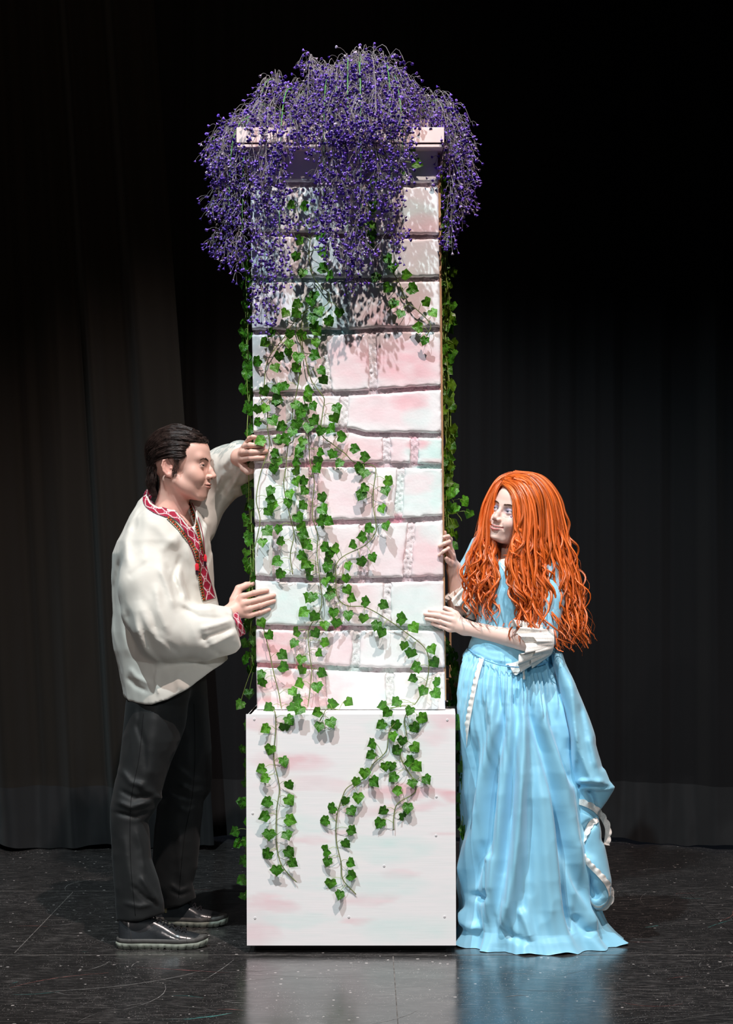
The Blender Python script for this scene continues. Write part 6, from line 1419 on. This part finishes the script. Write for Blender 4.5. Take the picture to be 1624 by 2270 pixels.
def lace_strip(fn, line, width, parent, Y0, Y1, lift=.004, scal=1.6, side=1, nu=260, name='lace_trim'):
    c = spline(line, nu)[:, :2]; t = nrm(np.gradient(c, axis=0)); n = np.stack([-t[:, 1], t[:, 0]], -1) * side; d_ = np.concatenate([[0], np.cumsum(np.hypot(*np.diff(c, axis=0).T))])
    nw = 9; u = np.linspace(0, 1, nw); wd = width * (1 + .22 * np.abs(np.sin(d_ / 5.2)))
    X = c[:, None, 0] + n[:, None, 0] * u * wd[:, None]; Yp = c[:, None, 1] + n[:, None, 1] * u * wd[:, None]; Y = project(fn, X, Yp, Y0, Y1)
    for _ in range(4): Y[1:-1] = (Y[:-2] + 2 * Y[1:-1] + Y[2:]) / 4; Y[:, 1:-1] = (Y[:, :-2] + 2 * Y[:, 1:-1] + Y[:, 2:]) / 4
    Y = Y - lift - .002 * np.sin(d_ / 2.4)[:, None] * u; s = (Y + D0) / D0
    V = np.stack([(X - CX) / PPM * s, Y, CAMH + (HY - Yp) / PPM * s], -1).reshape(-1, 3); ii = np.arange(nu * nw).reshape(nu, nw)
    V = np.vstack([V, V + [0, .0012, 0]]); Q = np.stack([ii[:-1, :-1], ii[:-1, 1:], ii[1:, 1:], ii[1:, :-1]], -1).reshape(-1, 4)
    return obj(name, V, np.vstack([Q, Q[:, ::-1] + nu * nw]), M_lacew, parent)
both = lambda p: np.minimum(train(p), skirt(p))
lace_strip(skirt, crop((960, 1400), 3.026, [(345, 165), (300, 330), (265, 500), (240, 640), (222, 780)]), 9, woman, -.12, .5, side=1)
lace_strip(bodice, [(1116, 1244), (1124, 1262), (1138, 1275), (1154, 1270), (1168, 1258)], 8, woman, -.12, .5, nu=80)
lace_strip(skirt, crop((960, 1400), 3.026, [(612, 240), (616, 320)]), 4, woman, -.12, .5, nu=60)
lace_strip(train, crop((960, 1400), 3.026, [(930, 1150), (990, 1165), (1050, 1190), (1090, 1220), (1125, 1265), (1150, 1320), (1150, 1370), (1142, 1430)]), 12, woman, -.1, .16, side=-1)
lace_strip(train, crop((960, 1400), 3.026, [(1095, 1245), (1050, 1270), (1015, 1330), (985, 1390), (968, 1450), (985, 1510), (1040, 1580), (1100, 1640), (1150, 1700), (1175, 1760), (1165, 1810), (1120, 1840), (1075, 1830), (1045, 1780), (1030, 1720), (1015, 1640)]), 11, woman, -.1, .17, side=-1, nu=420)
# lace cuffs: ruffled trumpets at the elbows
def ruffle(c0, c1, r0, r1, droop, seed, frills=13):
    r = np.random.RandomState(seed); c0, c1 = np.array(c0), np.array(c1); ax = nrm(c1 - c0); a = nrm(np.cross(ax, [0, 0, 1])); b = np.cross(a, ax); 
    if b[2] > 0: b = -b            # b points down
    nu, nv = 220, 24; mb = MB(); ph = r.rand() * 6
    for layer in range(2):
        V = []
        for i in range(nv):
            t = i / (nv - 1) * (1.0 if layer == 0 else .62)
            for k in range(nu):
                an = 2 * PI * k / nu; dn = max(math.sin(an), -.2); rr = (r0 + (r1 - r0) * t ** .8) * (1 + droop * t * max(dn, 0)) + t * .010 * math.sin(an * frills + ph + layer * 2 + 1.5 * math.sin(an * 3)) + .003 * t * math.sin(an * 23 + 3 * math.sin(an * 2))
                V.append(c0 + (c1 - c0) * (t * (1 + .12 * math.sin(an * 5 + ph))) + rr * (a * math.cos(an) + b * math.sin(an)) + layer * .004 * (a * math.cos(an) + b * math.sin(an)))
        Q = [(i * nu + k, i * nu + (k + 1) % nu, (i + 1) * nu + (k + 1) % nu, (i + 1) * nu + k) for i in range(nv - 1) for k in range(nu)]
        mb.add(V, Q)
    return mb.build('lace_cuff', M_lacew, woman)
ruffle(P(1040, 1308, .31), P(1013, 1346, .30), .040, .052, .35, 1)
ruffle(P(1215, 1418, .075), P(1142, 1418, .045), .052, .056, .95, 2)

# ---- the wig
M_wig = mat('copper_orange_hair', (0.78, 0.15, 0.018), 0.28, 0.6, var=(30, .6, 1.25)); M_wiga = mat('copper_orange_hair_locks', (1, 1, 1), 0.33, 0.55, attr=True, bump=(500, .35, .001)); M_wigs = mat('copper_orange_scalp', (0.34, 0.05, 0.008), 0.45, 0.3)
def wig_shell(l):
    d = s_ell(l, (0, 0.026, 0.034), (0.088, 0.104, 0.098)); return smin(d, s_ell(l, (0, .045, -.05), (.080, .075, .085)), .03)
def wigcap(p):
    l = wf.l(p); d = wig_shell(l) + .004; x = np.abs(l[..., 0])
    lim = np.interp(l[..., 2], [-.16, -.06, .0, .04, .072, .10], [-.008, -.012, -.026, -.042, -.072, -.12]) + np.interp(x, [0, .03, .06], [.0, .008, .0])
    return smax(d, (lim - l[..., 1]), .008) * wsc
V, Q = surface(wigcap, wf.o - .17, wf.o + .17, .004); wig = obj('hair', V, Q, M_wigs, woman)
LOCK_R = [[(1112, 1072, .150), (1128, 1086, .125), (1141, 1112, .105), (1147, 1150, .10), (1148, 1190, .095), (1138, 1230, .085), (1136, 1270, .07), (1144, 1320, .055), (1152, 1360, .05), (1148, 1400, .045), (1160, 1425, .04)],
          [(1114, 1066, .155), (1141, 1080, .115), (1156, 1115, .09), (1160, 1160, .085), (1156, 1205, .08), (1150, 1250, .07), (1162, 1300, .055), (1176, 1350, .045), (1168, 1400, .035), (1184, 1436, .03)],
          [(1120, 1060, .17), (1155, 1068, .13), (1176, 1105, .10), (1182, 1155, .09), (1180, 1210, .08), (1184, 1265, .07), (1196, 1315, .055), (1204, 1365, .04), (1216, 1412, .03), (1236, 1442, .03)],
          [(1128, 1052, .19), (1172, 1058, .16), (1200, 1095, .13), (1208, 1150, .12), (1210, 1205, .11), (1220, 1260, .10), (1232, 1315, .08), (1246, 1370, .07), (1252, 1415, .06), (1274, 1452, .06)],
          [(1136, 1048, .22), (1186, 1054, .20), (1218, 1092, .18), (1229, 1145, .17), (1236, 1200, .16), (1250, 1255, .14), (1262, 1312, .13), (1270, 1368, .11), (1284, 1412, .10), (1288, 1448, .10)],
          [(1142, 1045, .25), (1196, 1056, .25), (1230, 1100, .24), (1243, 1150, .23), (1256, 1205, .21), (1272, 1260, .19), (1284, 1312, .18), (1288, 1365, .16), (1298, 1410, .14), (1294, 1445, .13)]]
LOCK_L = [[(1112, 1066, .165), (1098, 1084, .165), (1087, 1112, .17), (1081, 1150, .17), (1080, 1188, .16), (1074, 1224, .15), (1060, 1262, .14), (1052, 1300, .13), (1060, 1340, .12), (1056, 1384, .11)],
          [(1110, 1068, .16), (1095, 1090, .155), (1086, 1120, .16), (1082, 1160, .165), (1086, 1200, .16), (1082, 1242, .145), (1076, 1290, .13), (1082, 1340, .115), (1078, 1386, .105)],
          [(1112, 1064, .17), (1100, 1078, .18), (1090, 1105, .19), (1087, 1150, .20), (1094, 1200, .18), (1102, 1240, .15), (1106, 1285, .13), (1098, 1330, .11), (1106, 1366, .10), (1102, 1394, .10)],
          [(1136, 1046, .26), (1110, 1055, .25), (1092, 1080, .24), (1080, 1120, .23), (1075, 1165, .22), (1066, 1210, .20), (1056, 1260, .18), (1052, 1310, .16), (1056, 1350, .15), (1054, 1380, .14)],
          [(1124, 1052, .22), (1100, 1068, .21), (1080, 1115, .20), (1076, 1155, .20), (1070, 1190, .18), (1056, 1222, .17), (1044, 1256, .16), (1040, 1296, .15), (1048, 1336, .13), (1046, 1376, .12)]]
rw = np.random.RandomState(12); NP = 48
def push_out(w3, off):
    for _ in range(3):
        l = wf.l(w3.astype(np.float32)).astype(float); d = wig_shell(l) - off; e = 1e-3
        g = np.stack([(wig_shell(l + v) - wig_shell(l - v)) / (2 * e) for v in np.eye(3) * e], -1); g = nrm(g); w3 = w3 + (np.maximum(-d, 0)[:, None] * g * wsc) @ WR.T
    return w3
Gd = []
def blend_lock(A, i, t, jit):
    a = spline([P(*q) for q in A[i]], NP); b = spline([P(*q) for q in A[min(i + 1, len(A) - 1)]], NP); return a * (1 - t) + b * t
def curl(g, seed_r, rad, turns, start):
    n = len(g); t = np.linspace(0, 1, n); T = nrm(np.gradient(g, axis=0)); A = nrm(np.cross(T, [0.1, 1, 0.05])); B = np.cross(T, A); env = np.clip((t - start) / (1 - start), 0, 1) ** 0.9
    ph = seed_r.rand() * 6.28; an = ph + 2 * PI * turns * env ** 1.1 * (1 if seed_r.rand() < .5 else -1)
    return g + (rad * env)[:, None] * ((np.cos(an) - math.cos(ph) * (1 - env))[:, None] * A + .8 * (np.sin(an) - math.sin(ph) * (1 - env))[:, None] * B)
for LK, count in ((LOCK_R, 250), (LOCK_L, 100)):
    for k in range(count):
        i = rw.randint(len(LK) - 1) if LK is LOCK_R else rw.randint(len(LK)); j = i if i < len(LK) - 1 else i - 1; t = rw.rand()
        g = blend_lock(LK, j if LK is LOCK_R else i, t if LK is LOCK_R else t * (.6 if i < len(LK) - 1 else 0), 0)
        L_ = rw.uniform(.78, 1.0) if rw.rand() < .7 else rw.uniform(.5, .8)
        g = spline(g[:max(int(NP * L_), 12)], NP)
        tt = np.linspace(0, 1, NP)[:, None]; dep = rw.uniform(-.02, .05) * np.clip(tt * 3, 0, 1); lat = rw.uniform(-.021, .021) * np.clip(tt * 2, 0, 1)
        g = g + np.concatenate([lat, dep, lat * 0], 1) + np.stack([.004 * np.sin(tt[:, 0] * 7 + rw.rand() * 6), .004 * np.sin(tt[:, 0] * 6 + rw.rand() * 6), 0 * tt[:, 0]], -1) * tt
        g = push_out(g, rw.uniform(.0, .012)); g = curl(g, rw, rw.uniform(.012, .026), rw.uniform(1.2, 2.6), rw.uniform(.38, .66)); Gd.append(g)
# crown: combed from the parting over the top and back
for k in range(120):
    u = rw.rand(); x0 = rw.uniform(-.006, .006); y0 = -.07 + .13 * u; sd = 1 if rw.rand() < .6 else -1; a1 = .088 * sd; pts = [wf.w([x0, y0, .128 - abs(y0) * .15]), wf.w([a1 * .55, y0 + .02, .112]), wf.w([a1, y0 + .045, .05]), wf.w([a1 * 1.05, y0 + .06, -.03]), wf.w([a1 * 1.1, y0 + .06, -.12])]
    g = push_out(spline(pts, NP), rw.uniform(0, .006)); Gd.append(g)
S = []; RD = []; TN_ = []; CO = []; COR = []; COT = []
for g in Gd:
    m_ = 4; tt = np.linspace(0, 1, NP); spread = .0030 + .0012 * np.sin(tt * PI) - .0012 * tt ** 3
    T = nrm(np.gradient(g, axis=0)); A = nrm(np.cross(T, [0.2, 1, 0.1])); B = np.cross(T, A); tone = rw.uniform(.55, 1.25)
    CO.append(g); COR.append(np.interp(tt, [0, .08, .7, .93, 1], [.0022, .0038, .0036, .0026, .0005]) * rw.uniform(.75, 1.25)); COT.append(tone * .92)
    for q in range(m_):
        TN_.append(tone * rw.uniform(.75, 1.25))
        a, b = rw.randn(2) * .75; tw = .5 * np.sin(tt * rw.uniform(3, 8) + rw.rand() * 6); S.append(g + (spread * (a + tw * .6))[:, None] * A + (spread * .55 * (b + tw * .4))[:, None] * B); RD.append(np.interp(tt, [0, .1, .85, 1], [.0007, .0009, .0008, .0003]))
S = np.array(S)
HC = np.array([0.80, 0.155, 0.02]); mb = MB()
def tones(n, per, seed): return (HC * np.clip(np.repeat(np.array(seed), per)[:, None], 0, 1.25))
V, Q = strands(S, np.array(RD), 3, ref=np.array([.25, .9, .3])); mb.add(V, Q, None, tones(0, NP * 3, TN_))
V, Q = strands(np.array(CO), np.array(COR), 7, .42, ref=np.array([.15, -.95, .12])); c = tones(0, NP * 7, COT).reshape(len(CO), NP, 7, 3) * np.array([.72, 1.1, .8, 1.15, .7, 1.05, .85])[None, None, :, None]; mb.add(V, Q, None, c.reshape(-1, 3))
o = mb.build('hair_locks', M_wiga, wig); o['kind'] = 'stuff'
S = []
for k in range(170):
    g = Gd[rw.randint(300)].copy(); tt = np.linspace(0, 1, NP)[:, None]; g = g + rw.randn(3) * .012 * tt + .014 * np.stack([np.sin(tt[:, 0] * rw.uniform(6, 14) + rw.rand() * 6), np.sin(tt[:, 0] * 9 + rw.rand() * 6), np.cos(tt[:, 0] * rw.uniform(6, 14) + rw.rand() * 6)], -1) * tt
    S.append(push_out(g, .004))
V, Q = strands(np.array(S), np.full((1, NP), .00035), 3); o = obj('flyaway_hair', V, Q, M_wig, wig); o['kind'] = 'stuff'
# natural brown hair under the front of the wig
S = []
for k in range(260):
    x = rw.uniform(-.034, .040); l = np.array([x, -.074 + .35 * abs(x), .078 - .25 * abs(x)]); l = to_shell_head(l) if False else l; d_ = np.array([(.4 if x > 0 else -.4), .55, .75]) * .018; S.append([l + [0, -.004, -.004], l + d_ * .5 + [0, -.003, .001], l + d_])
V, Q = strands(wf.w(np.array(S)), np.array([[.0006, .0006, .0004]]), 3); o = obj('own_hair', V, Q, mat('light_brown_hair', (.13, .075, .04), .5, .4), wig); o['kind'] = 'stuff'
wl = spline([(1037, 1437), (1048, 1447), (1066, 1459), (1090, 1469), (1112, 1475), (1150, 1479), (1190, 1474), (1215, 1467)], 60)[:, :2]
yy = project(lambda p: np.minimum(skirt(p), bodice(p)), wl[:, 0], wl[:, 1], -.1, .4) - .001; mb = MB(); tube(mb, np.array([P(a, b, y) for (a, b), y in zip(wl, yy)]), .0022, 5); mb.build('waist_seam', M_satin2, woman)
